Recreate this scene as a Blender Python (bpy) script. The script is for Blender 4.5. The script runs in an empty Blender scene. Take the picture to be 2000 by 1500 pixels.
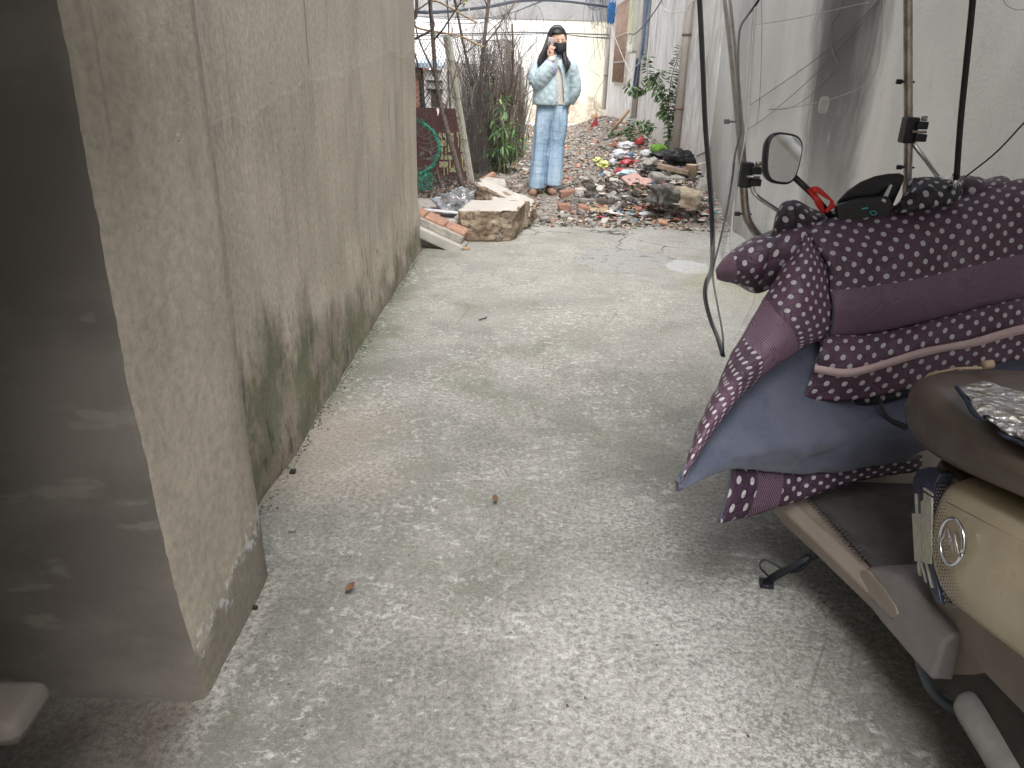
import bpy, bmesh, math, random
from mathutils import Vector, Matrix, noise
R_ = math.radians
scene = bpy.context.scene
C = scene.collection

# ---------------------------------------------------------------- camera
FPX, HC = 1480.0, 1.33
_dn = Vector((-100, 3590, 1480)).normalized(); _vp = Vector((35, -610, 1480)).normalized()
_Z = -_dn; _Y = (_vp - _vp.dot(_Z)*_Z).normalized(); _X = _Y.cross(_Z)
RW = Matrix((_X, _Y, _Z))                      # camera axes (x right, y down, z ahead) -> world
CAM = Vector((0, 0, HC))
cam_d = bpy.data.cameras.new('camera'); cam = bpy.data.objects.new('camera', cam_d); C.objects.link(cam)
M = RW @ Matrix(((1, 0, 0), (0, -1, 0), (0, 0, -1)))
cam.matrix_world = Matrix.Translation(CAM) @ M.to_4x4()
cam_d.sensor_width = 36; cam_d.lens = 36*FPX/2000; cam_d.clip_start = .02; cam_d.clip_end = 500
cam_d.dof.use_dof = False
scene.camera = cam

# ---------------------------------------------------------------- light
world = bpy.data.worlds.new('World'); scene.world = world; world.use_nodes = True
nt = world.node_tree; nt.nodes.clear()
wo = nt.nodes.new('ShaderNodeOutputWorld'); bg = nt.nodes.new('ShaderNodeBackground')
sky = nt.nodes.new('ShaderNodeTexSky'); sky.sky_type = 'NISHITA'; sky.sun_disc = False
SUN_EL, SUN_AZ = 62.0, 174.0                   # azimuth clockwise from +Y
sky.sun_elevation = R_(SUN_EL); sky.sun_rotation = R_(SUN_AZ); sky.dust_density = 5; sky.air_density = 1.0
hs = nt.nodes.new('ShaderNodeHueSaturation'); hs.inputs['Saturation'].default_value = .34   # thin overcast
nt.links.new(sky.outputs[0], hs.inputs['Color']); nt.links.new(hs.outputs[0], bg.inputs[0]); nt.links.new(bg.outputs[0], wo.inputs[0])
bg.inputs[1].default_value = .15
sd = bpy.data.lights.new('sun', 'SUN'); sd.energy = 1.5; sd.angle = R_(40); sd.color = (1, .985, .955)
so = bpy.data.objects.new('sun', sd); C.objects.link(so)
_a = R_(SUN_AZ); _e = R_(SUN_EL)
_sdir = Vector((math.sin(_a)*math.cos(_e), math.cos(_a)*math.cos(_e), math.sin(_e)))
so.rotation_euler = _sdir.to_track_quat('Z', 'Y').to_euler()
scene.view_settings.view_transform = 'Standard'; scene.view_settings.look = 'None'
scene.view_settings.exposure = 1.2; scene.view_settings.gamma = 1
scene.render.engine = 'CYCLES'
try:
    scene.cycles.max_bounces = 7; scene.cycles.diffuse_bounces = 3; scene.cycles.glossy_bounces = 3; scene.cycles.transparent_max_bounces = 16
except Exception: pass

# ---------------------------------------------------------------- projection helpers (pixel of the photo -> point at a real distance)
def ray(px, py): return RW @ Vector(((px-1000)/FPX, (py-750)/FPX, 1))
def W(px, py, y): d = ray(px, py); return CAM + d*(y/d.y)
def G(px, py, z=0.0): d = ray(px, py); return CAM + d*((z-HC)/d.z)
def XP(px, py, x): d = ray(px, py); return CAM + d*(x/d.x)
def sm(a, b, x): t = max(0, min(1, (x-a)/(b-a))); return t*t*(3-2*t)
def terr(x, y):
    if y < 7.1: return 0
    k = sm(7.15, 8.1, y)
    n = noise.noise(Vector((x*1.3, y*1.3, 3)))*.05 + noise.noise(Vector((x*5, y*5, 7)))*.022 + noise.noise(Vector((x*14, y*14, 1)))*.012
    heap = .32*sm(.75, 1.7, x)*sm(7.3, 9.6, y)*(1-sm(18.5, 20.2, y)) + .13*math.exp(-((x-1.0)**2/.25+(y-8.6)**2/.5)) + .12*math.exp(-((x-1.5)**2/.12+(y-7.9)**2/.2))
    path = math.exp(-((x-.25)/.35)**2)*(1-sm(10, 13, y))
    h = k*(.05 + n*(1-.75*path)) + k*heap + .04*k*(1-path)
    return h*(1-sm(19.6, 20.4, y))+.002*k
def Gt(px, py, dz=0):
    z = .05
    for _ in range(25):
        p = G(px, py, z); z = .5*z + .5*(terr(p.x, p.y)+dz)
    return G(px, py, z)

# ---------------------------------------------------------------- object helpers
def tag(o, label=None, cat=None, group=None, kind=None):
    if label: o['label'] = label
    if cat: o['category'] = cat
    if group: o['group'] = group
    if kind: o['kind'] = kind
    return o
def thing(name, loc, label, cat, group=None):
    o = bpy.data.objects.new(name, None); C.objects.link(o); o.location = loc; o.empty_display_size = .1
    return tag(o, label, cat, group)
def wloc(o):
    l = Vector((0, 0, 0))
    while o: l += Vector(o.location); o = o.parent
    return l
class MB:
    def __init__(s): s.v = []; s.f = []; s.mi = []; s.uv = {}; s.sm = []
    def add(s, vs, fs, mi=0, smooth=True):
        n = len(s.v); s.v += [Vector(v) for v in vs]
        for f in fs: s.f.append([n+i for i in f]); s.mi.append(mi); s.sm.append(smooth)
        return s
    def box(s, c, d, rot=None, mi=0, top=(1, 1)):
        c = Vector(c); vs = []
        for z in (-1, 1):
            t = top if z > 0 else (1, 1)
            for x, y in ((-1, -1), (1, -1), (1, 1), (-1, 1)):
                p = Vector((x*d[0]/2*t[0], y*d[1]/2*t[1], z*d[2]/2))
                if rot is not None: p = rot @ p
                vs.append(c+p)
        return s.add(vs, [(3, 2, 1, 0), (4, 5, 6, 7), (0, 1, 5, 4), (1, 2, 6, 5), (2, 3, 7, 6), (3, 0, 4, 7)], mi, False)
    def tube(s, pts, r, n=8, mi=0, caps=True, flat=1.0, smooth=True):
        pts = [Vector(p) for p in pts]; m = len(pts)
        rs = r if isinstance(r, (list, tuple)) else [r]*m
        vs = []; up = None
        for i, p in enumerate(pts):
            t = (pts[min(i+1, m-1)]-pts[max(i-1, 0)])
            if t.length < 1e-9: t = Vector((0, 0, 1))
            t.normalize()
            if up is None: up = t.orthogonal().normalized()
            up = (up - up.dot(t)*t)
            if up.length < 1e-6: up = t.orthogonal()
            up.normalize(); b = t.cross(up)
            for k in range(n):
                a = 2*math.pi*k/n; vs.append(p + (up*math.cos(a)+b*math.sin(a)*flat)*rs[i])
        fs = []
        for i in range(m-1):
            for k in range(n):
                fs.append((i*n+k, i*n+(k+1) % n, (i+1)*n+(k+1) % n, (i+1)*n+k))
        if caps: fs.append(tuple(range(n-1, -1, -1))); fs.append(tuple((m-1)*n+k for k in range(n)))
        return s.add(vs, fs, mi, smooth)
    def rings(s, rr, mi=0, caps=True, closed=True):
        n = len(rr[0]); vs = [p for r in rr for p in r]; fs = []
        for i in range(len(rr)-1):
            for k in range(n if closed else n-1):
                fs.append((i*n+k, i*n+(k+1) % n, (i+1)*n+(k+1) % n, (i+1)*n+k))
        if caps: fs.append(tuple(range(n-1, -1, -1))); fs.append(tuple((len(rr)-1)*n+k for k in range(n)))
        return s.add(vs, fs, mi)
    def prism(s, poly, off, mi=0, smooth=False):          # polygon of points, extruded by vector off
        n = len(poly); poly = [Vector(p) for p in poly]; off = Vector(off)
        vs = poly + [p+off for p in poly]
        fs = [tuple(range(n)), tuple(range(2*n-1, n-1, -1))] + [(k, n+k, n+(k+1) % n, (k+1) % n) for k in range(n)]
        return s.add(vs, fs, mi, smooth)
    def build(s, name, mats, parent=None, loc=None, bevel=0, sub=0, kind=None, recalc=True, weld=False):
        if not isinstance(mats, (list, tuple)): mats = [mats]
        if parent is not None: base = wloc(parent); L = Vector((0, 0, 0))
        else:
            if loc is None:
                xs = [v.x for v in s.v]; ys = [v.y for v in s.v]; loc = ((min(xs)+max(xs))/2, (min(ys)+max(ys))/2, min(v.z for v in s.v))
            base = Vector(loc); L = base
        me = bpy.data.meshes.new(name); me.from_pydata([v-base for v in s.v], [], s.f)
        for m in mats: me.materials.append(m)
        me.polygons.foreach_set('material_index', s.mi); me.polygons.foreach_set('use_smooth', s.sm)
        if s.uv:
            uvl = me.uv_layers.new(name='uv')
            for lp in me.loops: uvl.data[lp.index].uv = s.uv.get(lp.vertex_index, (0, 0))
        me.update()
        if recalc:
            bm = bmesh.new(); bm.from_mesh(me)
            if weld: bmesh.ops.remove_doubles(bm, verts=bm.verts, dist=1e-5)
            bmesh.ops.recalc_face_normals(bm, faces=bm.faces); bm.to_mesh(me); bm.free()
        o = bpy.data.objects.new(name, me); C.objects.link(o); o.location = L
        if parent is not None: o.parent = parent
        if bevel:
            b = o.modifiers.new('bevel', 'BEVEL'); b.width = bevel; b.segments = 3; b.limit_method = 'ANGLE'; b.angle_limit = R_(35)
            me.polygons.foreach_set('use_smooth', [True]*len(me.polygons))
            w = o.modifiers.new('wn', 'WEIGHTED_NORMAL'); w.keep_sharp = True
        if sub:
            b = o.modifiers.new('sub', 'SUBSURF'); b.levels = sub; b.render_levels = sub
        if kind: o['kind'] = kind
        return o
def spline(pts, k=8):
    pts = [Vector(p) for p in pts]
    if len(pts) < 3: return pts
    P = [2*pts[0]-pts[1]] + pts + [2*pts[-1]-pts[-2]]; out = []
    for i in range(1, len(P)-2):
        for j in range(k):
            t = j/k; a, b, c, d = P[i-1], P[i], P[i+1], P[i+2]
            out.append(.5*((2*b)+(c-a)*t+(2*a-5*b+4*c-d)*t*t+(3*b-a-3*c+d)*t**3))
    out.append(pts[-1]); return out
def patch(name, rows, mats, parent, thick=.012, puff=0, nq=(1, 1), ku=8, kv=8, wr=.003, seed=0, uvoff=(0, 0), edge=1.0, flipuv=False, loc=None):
    """padded cloth sheet through a net of control points"""
    r1 = [spline(r, ku) for r in rows]; nu = len(r1[0])
    cols = [spline([r[i] for r in r1], kv) for i in range(nu)]; nv = len(cols[0])
    g = [[cols[i][j] for i in range(nu)] for j in range(nv)]
    mb = MB(); U = [[0]*nu for _ in range(nv)]; V = [[0]*nu for _ in range(nv)]
    for j in range(nv):
        for i in range(1, nu): U[j][i] = U[j][i-1]+(g[j][i]-g[j][i-1]).length
    jm = nv//2
    for i in range(nu):
        for j in range(1, nv): V[j][i] = V[j-1][i]+(g[j][i]-g[j-1][i]).length
    um = [U[jm][i] for i in range(nu)]; vm = [sum(V[j][i] for i in range(nu))/nu for j in range(nv)]
    vs = []
    for j in range(nv):
        for i in range(nu):
            a = g[j][min(i+1, nu-1)]-g[j][max(i-1, 0)]; b = g[min(j+1, nv-1)][i]-g[max(j-1, 0)][i]
            n = a.cross(b)
            if n.length < 1e-9: n = Vector((0, -1, 0))
            n.normalize()
            if n.dot(CAM-g[j][i]) < 0: n = -n
            fu = abs(math.sin(math.pi*nq[0]*i/(nu-1))); fv = abs(math.sin(math.pi*nq[1]*j/(nv-1)))
            d = puff*(min(1, fu*1.6)**.5)*(min(1, fv*1.6)**.5)
            d += wr*(noise.noise(g[j][i]*14+Vector((seed, 0, 0)))*1.3+noise.noise(g[j][i]*34+Vector((seed, 5, 0)))*.6)
            vs.append(g[j][i]+n*d)
    fs = [(j*nu+i, j*nu+i+1, (j+1)*nu+i+1, (j+1)*nu+i) for j in range(nv-1) for i in range(nu-1)]
    f = fs[len(fs)//2]
    nn = (vs[f[1]]-vs[f[0]]).cross(vs[f[2]]-vs[f[0]])
    if nn.dot(CAM-vs[f[0]]) < 0: fs = [tuple(reversed(q)) for q in fs]
    mb.add(vs, fs)
    for j in range(nv):
        for i in range(nu):
            u, v = um[i]+uvoff[0], vm[j]+uvoff[1]
            mb.uv[j*nu+i] = (v, u) if flipuv else (u, v)
    o = mb.build(name, mats, parent, recalc=False, loc=loc)
    s = o.modifiers.new('solid', 'SOLIDIFY'); s.thickness = thick; s.offset = -1; s.use_rim = True
    if len(mats) > 1: s.material_offset = 1; s.material_offset_rim = 1
    return o

# ---------------------------------------------------------------- material helpers
class NT:
    def __init__(s, name):
        m = bpy.data.materials.new(name); m.use_nodes = True; s.m = m; s.t = m.node_tree
        s.b = s.t.nodes['Principled BSDF']; s.out = s.t.nodes['Material Output']
    def n(s, ty, **k):
        x = s.t.nodes.new(ty)
        for a, b in k.items(): setattr(x, a, b)
        return x
    def l(s, a, b): s.t.links.new(a, b)
    def set(s, sock, v):
        if hasattr(v, 'links') or hasattr(v, 'is_linked'): s.l(v, sock)
        else: sock.default_value = v
    def pos(s): return s.n('ShaderNodeNewGeometry').outputs['Position']
    def obj(s): return s.n('ShaderNodeTexCoord').outputs['Object']
    def uv(s): return s.n('ShaderNodeUVMap').outputs[0]
    def mapv(s, v, scale=(1, 1, 1), rot=(0, 0, 0), loc=(0, 0, 0)):
        m = s.n('ShaderNodeMapping'); s.l(v, m.inputs[0]); m.inputs['Scale'].default_value = scale; m.inputs['Rotation'].default_value = rot; m.inputs['Location'].default_value = loc
        return m.outputs[0]
    def noise(s, v, scale, det=4, rough=.55, dist=0):
        x = s.n('ShaderNodeTexNoise'); s.l(v, x.inputs['Vector']); x.inputs['Scale'].default_value = scale; x.inputs['Detail'].default_value = det; x.inputs['Roughness'].default_value = rough; x.inputs['Distortion'].default_value = dist
        return x.outputs['Fac']
    def vor(s, v, scale, feat='F1', out='Distance', rnd=1):
        x = s.n('ShaderNodeTexVoronoi', feature=feat); s.l(v, x.inputs['Vector']); x.inputs['Scale'].default_value = scale; x.inputs['Randomness'].default_value = rnd
        return x.outputs[out]
    def mth(s, op, a, b=None, c=None):
        x = s.n('ShaderNodeMath', operation=op); s.set(x.inputs[0], a)
        if b is not None: s.set(x.inputs[1], b)
        if c is not None: s.set(x.inputs[2], c)
        return x.outputs[0]
    def step(s, v, a, b):          # smooth 0..1
        x = s.n('ShaderNodeMapRange', interpolation_type='SMOOTHSTEP'); s.set(x.inputs['Value'], v)
        x.inputs['From Min'].default_value = a; x.inputs['From Max'].default_value = b
        return x.outputs[0]
    def mix(s, f, a, b, bt='MIX'):
        x = s.n('ShaderNodeMix', data_type='RGBA', blend_type=bt); s.set(x.inputs[0], f)
        for sock, v in ((x.inputs[6], a), (x.inputs[7], b)):
            if isinstance(v, tuple) and len(v) == 3: v = v+(1,)
            s.set(sock, v)
        return x.outputs[2]
    def sep(s, v):
        x = s.n('ShaderNodeSeparateXYZ'); s.l(v, x.inputs[0]); return x.outputs
    def comb(s, x, y, z):
        c = s.n('ShaderNodeCombineXYZ'); s.set(c.inputs[0], x); s.set(c.inputs[1], y); s.set(c.inputs[2], z); return c.outputs[0]
    def bump(s, h, strength=.3, dist=.01, prev=None):
        x = s.n('ShaderNodeBump'); s.set(x.inputs['Height'], h); x.inputs['Strength'].default_value = strength; x.inputs['Distance'].default_value = dist
        if prev is not None: s.l(prev, x.inputs['Normal'])
        return x.outputs[0]
    def fin(s, col=None, rough=None, nrm=None, metal=None, spec=None):
        if col is not None: s.set(s.b.inputs['Base Color'], col+(1,) if isinstance(col, tuple) else col)
        if rough is not None: s.set(s.b.inputs['Roughness'], rough)
        if nrm is not None: s.l(nrm, s.b.inputs['Normal'])
        if metal is not None: s.set(s.b.inputs['Metallic'], metal)
        if spec is not None: s.b.inputs['Specular IOR Level'].default_value = spec
        return s.m
_pm = {}
def pm(name, c1, c2=None, scale=20, rough=.8, bump=.2, bscale=None, dist=.004, metal=0, spec=.4, stretch=(1, 1, 1)):
    """two-tone procedural material with bump"""
    if name in _pm: return _pm[name]
    t = NT(name); v = t.mapv(t.obj(), stretch)
    n = t.noise(v, scale, 5, .6)
    col = t.mix(t.step(n, .35, .65), c1, c2 or tuple(x*.7 for x in c1))
    nb = t.noise(v, bscale or scale*3, 4, .6)
    _pm[name] = t.fin(col, t.mth('MULTIPLY_ADD', n, .15, rough-.07), t.bump(nb, bump, dist), metal, spec)
    return _pm[name]
# ================================================================ setting materials
def m_concrete():
    t = NT('worn_concrete'); p = t.pos(); X, Y, Z = t.sep(p)
    big = t.noise(p, .9, 4, .6); mid = t.noise(p, 3.2, 5, .62, .4); fine = t.noise(p, 66, 6, .72); vf = t.noise(p, 260, 3, .7)
    col = t.mix(t.step(t.mth('ADD', t.mth('MULTIPLY', mid, .6), t.mth('MULTIPLY', t.noise(p, 9, 6, .7), .4)), .36, .64), (.208, .206, .186), (.300, .296, .272))
    # pale worn laitance, mottled
    wm = t.mth('MULTIPLY', t.step(t.noise(p, 1.35, 5, .65, .6), .44, .62), t.step(fine, .40, .60))
    col = t.mix(t.mth('MULTIPLY', wm, .42), col, (.46, .45, .415))
    sp_ = t.mth('MULTIPLY', t.mth('MULTIPLY', t.step(X, -.25, .45), t.step(Y, 2.9, 1.7)), t.mth('MULTIPLY', t.step(t.noise(p, 85, 4, .75), .44, .56), t.step(t.noise(p, 2.6, 4, .6), .36, .58)))
    col = t.mix(t.mth('MULTIPLY', sp_, .80), col, (.57, .565, .545))
    # far half brighter: light of the open far end put into the colour
    far = t.mth('MULTIPLY', t.step(t.mth('ADD', Y, t.mth('MULTIPLY', big, 2.0)), 3.4, 6.6), .42)
    col = t.mix(far, col, (.52, .505, .455))
    # green algae
    al = t.mth('MULTIPLY', t.step(t.noise(p, 2.1, 5, .65), .50, .68), t.step(X, 1.6, -.6))
    alx = t.mth('MULTIPLY', t.step(t.mth('ADD', X, t.mth('MULTIPLY', t.noise(p, 6, 3), .2)), -.50, -.74), t.step(Y, 1.7, 2.6))
    al = t.mth('MINIMUM', t.mth('ADD', t.mth('MULTIPLY', al, .55), t.mth('MULTIPLY', alx, .75)), .8)
    col = t.mix(t.mth('MULTIPLY', al, t.step(fine, .32, .56)), col, (.155, .165, .10))
    # dark stained area right/front
    dk = t.mth('MULTIPLY', t.step(t.noise(p, 1.7, 5, .6), .50, .66), .25)
    col = t.mix(dk, col, (.17, .167, .155))
    # pale flakes and scuffs where the skin has worn through
    fk = t.noise(p, 24, 8, .74, .3); fkm = t.step(t.noise(p, 1.9, 5, .68, .5), .44, .60)
    col = t.mix(t.mth('MULTIPLY', t.mth('MULTIPLY', t.step(fk, .535, .59), fkm), .72), col, (.56, .555, .53))
    fd = t.noise(t.mapv(p, loc=(7, 3, 0)), 20, 8, .76, .3); col = t.mix(t.mth('MULTIPLY', t.mth('MULTIPLY', t.step(fd, .56, .63), t.step(t.noise(p, 1.3, 4), .40, .58)), .55), col, (.155, .152, .14))
    sf = t.noise(t.mapv(p, (9, 17, 4), (0, 0, R_(30))), 1.5, 7, .70, 2.2); col = t.mix(t.mth('MULTIPLY', t.mth('MULTIPLY', t.step(sf, .585, .62), t.step(t.noise(p, 3.1, 3), .42, .54)), .7), col, (.60, .59, .565))
    # brushed pale scratches
    wv = t.mapv(p, (5, 21, 3), (0, 0, R_(24))); sc = t.noise(wv, 1.6, 6, .72, 1.6)
    sc2 = t.noise(t.mapv(p, (6, 22, 4), (0, 0, R_(-33))), 1.3, 6, .72, 1.6)
    scm = t.mth('MULTIPLY', t.mth('MAXIMUM', t.step(sc, .63, .70), t.step(sc2, .645, .70)), t.step(t.noise(p, 2.2, 3), .46, .62))
    col = t.mix(t.mth('MULTIPLY', scm, .7), col, (.62, .61, .58))
    # long thin scrapes
    v1 = t.vor(t.mapv(p, (1, 1, 1), (0, 0, .5)), 1.3, 'DISTANCE_TO_EDGE')
    thin = t.mth('MULTIPLY', t.step(v1, .006, .002), t.step(t.noise(p, 1.6, 2), .55, .62))
    col = t.mix(t.mth('MULTIPLY', thin, .5), col, (.12, .115, .10))
    # pinkish bare mortar by the wall
    pk = t.mth('MULTIPLY', t.step(t.mth('ADD', X, t.mth('MULTIPLY', mid, .5)), -.05, -.42), t.mth('MULTIPLY', t.step(Y, 2.0, 2.35), t.step(Y, 3.2, 2.6)))
    col = t.mix(t.mth('MULTIPLY', pk, .55), col, (.48, .41, .35))
    # pale fillet along the foot of the pier
    fl = t.mth('MULTIPLY', t.step(t.mth('ADD', X, t.mth('MULTIPLY', mid, .08)), -.585, -.625), t.mth('MULTIPLY', t.step(Y, 1.85, 1.65), t.step(Y, 1.05, 1.2)))
    col = t.mix(t.mth('MULTIPLY', t.mth('MULTIPLY', fl, .55), t.step(fine, .36, .58)), col, (.54, .51, .46))
    # shade of the recess painted into its floor as dark brown
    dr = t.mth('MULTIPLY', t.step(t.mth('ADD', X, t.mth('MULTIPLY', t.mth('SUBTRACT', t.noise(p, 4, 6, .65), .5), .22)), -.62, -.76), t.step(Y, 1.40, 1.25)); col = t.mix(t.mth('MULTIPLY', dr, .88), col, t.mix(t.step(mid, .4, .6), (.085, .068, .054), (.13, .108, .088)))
    # newer cement patch and a pale wet spot
    w1 = t.mth('MULTIPLY', t.mth('SUBTRACT', t.noise(p, 2.6, 6, .7), .5), 2.2)
    def ell(cx, cy, rx, ry):
        a = t.mth('DIVIDE', t.mth('SUBTRACT', X, cx), rx); b = t.mth('DIVIDE', t.mth('SUBTRACT', Y, cy), ry)
        return t.mth('ADD', t.mth('SQRT', t.mth('ADD', t.mth('MULTIPLY', a, a), t.mth('MULTIPLY', b, b))), w1)
    e1 = ell(.78, 5.85, .40, .42); pm_ = t.step(e1, 1.0, .95)
    col = t.mix(t.mth('MULTIPLY', pm_, .9), col, t.mix(t.step(t.noise(p, 9, 4, .7), .56, .64), (.36, .355, .34), (.15, .155, .16)))
    col = t.mix(t.mth('MULTIPLY', t.mth('MULTIPLY', t.step(e1, .93, .99), t.step(e1, 1.08, 1.0)), .3), col, (.2, .19, .17))
    e2 = ell(1.22, 5.66, .17, .2); col = t.mix(t.mth('MULTIPLY', t.step(e2, 1.1, .8), .55), col, (.58, .60, .62))
    e3 = ell(1.45, 5.1, .35, .55); col = t.mix(t.mth('MULTIPLY', t.step(e3, 1.1, .5), .3), col, (.30, .28, .12))
    # cracks toward the broken far edge
    cv = t.n('ShaderNodeVectorMath', operation='ADD'); t.l(p, cv.inputs[0])
    nz = t.n('ShaderNodeTexNoise'); t.l(p, nz.inputs['Vector']); nz.inputs['Scale'].default_value = 4; nz.inputs['Detail'].default_value = 5
    sc_ = t.n('ShaderNodeVectorMath', operation='SCALE'); t.l(nz.outputs['Color'], sc_.inputs[0]); sc_.inputs['Scale'].default_value = .35; t.l(sc_.outputs[0], cv.inputs[1])
    ve = t.vor(cv.outputs[0], 1.7, 'DISTANCE_TO_EDGE')
    cr = t.mth('MULTIPLY', t.step(ve, .016, .006), t.mth('MULTIPLY', t.step(Y, 6.0, 6.5), t.step(t.noise(p, 1.4, 2), .45, .52)))
    col = t.mix(cr, col, (.05, .045, .04))
    # pits and grit
    vd = t.vor(p, 26, 'F1'); pit = t.mth('MULTIPLY', t.step(vd, .13, .07), t.step(t.noise(p, 5, 2), .56, .62))
    col = t.mix(t.mth('MULTIPLY', pit, .75), col, (.07, .065, .055))
    vd2 = t.vor(t.mapv(p, loc=(3, 1, 0)), 17, 'F1'); wt = t.mth('MULTIPLY', t.step(vd2, .12, .07), t.step(t.noise(p, 4, 2), .58, .64))
    col = t.mix(t.mth('MULTIPLY', wt, .6), col, (.68, .67, .64))
    # a wide flaked pale patch in the near middle of the slab, and duller concrete round it toward the near end
    e4 = ell(.30, 1.42, .34, .42); e4m = t.step(e4, 1.35, .45)
    col = t.mix(t.mth('MULTIPLY', t.mth('MULTIPLY', e4m, t.step(t.noise(p, 44, 7, .78), .42, .54)), .45), col, (.60, .595, .575))
    dl = t.mth('MULTIPLY', t.mth('MULTIPLY', t.step(Y, 4.2, 1.6), t.mth('SUBTRACT', 1.0, e4m)), t.step(t.noise(p, 1.5, 6, .7, .6), .34, .62)); col = t.mix(t.mth('MULTIPLY', dl, .42), col, (.15, .15, .13))
    # fine grain
    g = t.mth('MULTIPLY', t.mth('MULTIPLY_ADD', t.mth('SUBTRACT', fine, .5), 1.7, t.mth('MULTIPLY_ADD', t.mth('SUBTRACT', vf, .5), 1.3, 1.0)), .88)
    x = t.n('ShaderNodeVectorMath', operation='SCALE'); t.l(col, x.inputs[0]); t.l(g, x.inputs['Scale'])
    h = t.mth('ADD', t.mth('MULTIPLY', fine, .6), t.mth('ADD', t.mth('MULTIPLY', mid, .9), t.mth('ADD', t.mth('MULTIPLY', fk, .5), t.mth('MULTIPLY', cr, -2))))
    nb = t.bump(h, .6, .014)
    return t.fin(x.outputs[0], t.mth('MULTIPLY_ADD', mid, -.25, .95), nb, 0, .35)
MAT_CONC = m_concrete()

def m_leftwall():
    t = NT('mossy_render'); p = t.pos(); X, Y, Z = t.sep(p)
    big = t.noise(p, 1.1, 4, .6); st = t.noise(t.mapv(p, (9, 9, .8)), 1.0, 5, .65); fine = t.noise(p, 45, 4, .65)
    trow = t.noise(t.mapv(p, (7, 7, 60)), 3.0, 3, .6)
    col = t.mix(t.step(t.mth('ADD', t.mth('MULTIPLY', big, .5), t.mth('MULTIPLY', st, .5)), .38, .62), (.395, .35, .285), (.505, .455, .375))
    # grey damp blotches
    bl = t.step(t.noise(t.mapv(p, (2.5, 2.5, 1.4)), 1.3, 5, .62, .5), .52, .68)
    col = t.mix(t.mth('MULTIPLY', bl, .4), col, (.28, .26, .23))
    # dark vertical streaks
    sk = t.mth('MULTIPLY', t.step(t.noise(t.mapv(p, (14, 14, .7)), 1, 5, .6), .58, .68), t.step(t.noise(p, 1.6, 3), .48, .60))
    col = t.mix(t.mth('MULTIPLY', sk, .38), col, (.18, .165, .14))
    # open joint in the upper render
    jn_ = t.mth('MULTIPLY', t.step(t.mth('ABSOLUTE', t.mth('SUBTRACT', Y, t.mth('MULTIPLY_ADD', fine, .006, 3.116))), .011, .004), t.step(Z, 1.308, 1.348))
    col = t.mix(t.mth('MULTIPLY', jn_, .8), col, (.10, .08, .06))
    # pale drips
    pw = t.step(t.noise(t.mapv(p, (22, 22, .9), loc=(4, 2, 0)), 1, 4, .6), .64, .70)
    col = t.mix(t.mth('MULTIPLY', pw, .35), col, (.56, .55, .50))
    # rising damp: dark green foot of the wall, highest at its near end
    hgt = t.mth('MULTIPLY_ADD', t.step(Y, 4.3, 2.3), .34, .10)
    nn = t.mth('MULTIPLY_ADD', t.mth('SUBTRACT', t.noise(t.mapv(p, (3, 3, 1.6)), 1.6, 5, .65), .5), .85, 0)
    dmp = t.step(t.mth('SUBTRACT', t.mth('ADD', Z, nn), hgt), .16, -.10)
    side = t.step(Y, 1.77, 1.80)
    dmp = t.mth('MULTIPLY', dmp, t.mth('MULTIPLY_ADD', side, .72, .12))
    gc = t.mix(t.step(t.noise(p, 5, 4, .7), .42, .58), (.11, .12, .065), (.24, .205, .165))
    col = t.mix(dmp, col, gc)
    blk = t.mth('MULTIPLY', t.step(t.noise(t.mapv(p, (8, 8, 3)), 1.2, 5, .7), .57, .66), t.mth('MULTIPLY', t.step(Z, .75, .25), side))
    col = t.mix(t.mth('MULTIPLY', blk, .7), col, (.06, .06, .05))
    # splash-back patch low on the pier, with pale lime marks at its edge
    pe = t.mth('ADD', t.mth('ADD', Z, t.mth('MULTIPLY', t.mth('SUBTRACT', t.noise(p, 9, 4, .6), .5), .22)), t.mth('MULTIPLY', Y, -.18))
    pier = t.step(Y, 1.80, 1.77)
    col = t.mix(t.mth('MULTIPLY', t.mth('MULTIPLY', t.step(pe, -.10, -.14), pier), .7), col, (.185, .17, .14))
    lim = t.mth('MULTIPLY', t.mth('MULTIPLY', t.step(pe, -.15, -.13), t.step(pe, -.08, -.10)), t.mth('MULTIPLY', pier, t.step(t.noise(p, 26, 4, .7), .50, .58)))
    col = t.mix(t.mth('MULTIPLY', lim, .8), col, (.58, .59, .60))
    # newer render above the joint
    up = t.mth('ADD', Z, t.mth('ADD', t.mth('MULTIPLY', t.mth('SUBTRACT', t.noise(p, 1.5, 4, .5), .5), .25), t.mth('MULTIPLY', Y, -.08)))
    top = t.mth('MULTIPLY', t.step(up, 1.0, 1.012), side)
    dkp = t.mth('MULTIPLY', t.mth('MULTIPLY', t.step(Z, 1.02, 1.2), t.mth('MULTIPLY', t.step(Y, 1.9, 2.0), t.step(Y, 2.45, 2.3))), t.step(t.noise(t.mapv(p, (12, 12, 1.5)), 1.3, 5, .65), .42, .56)); col = t.mix(t.mth('MULTIPLY', dkp, .3), col, (.20, .18, .15))
    gg = t.mth('MULTIPLY', t.step(t.noise(t.mapv(p, (7, 7, 3.2)), 1.7, 7, .78), .60, .70), t.step(t.noise(p, 1.2, 3), .42, .55)); col = t.mix(t.mth('MULTIPLY', gg, .5), col, (.22, .195, .16))
    col = t.mix(t.mth('MULTIPLY', top, .22), col, (.56, .53, .46))
    ln = t.mth('MULTIPLY', t.mth('MULTIPLY', top, side), t.step(up, 1.022, 1.014)); col = t.mix(t.mth('MULTIPLY', ln, .15), col, (.62, .61, .57))
    g = t.mth('MULTIPLY_ADD', t.mth('SUBTRACT', fine, .5), .9, 1.0)
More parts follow.
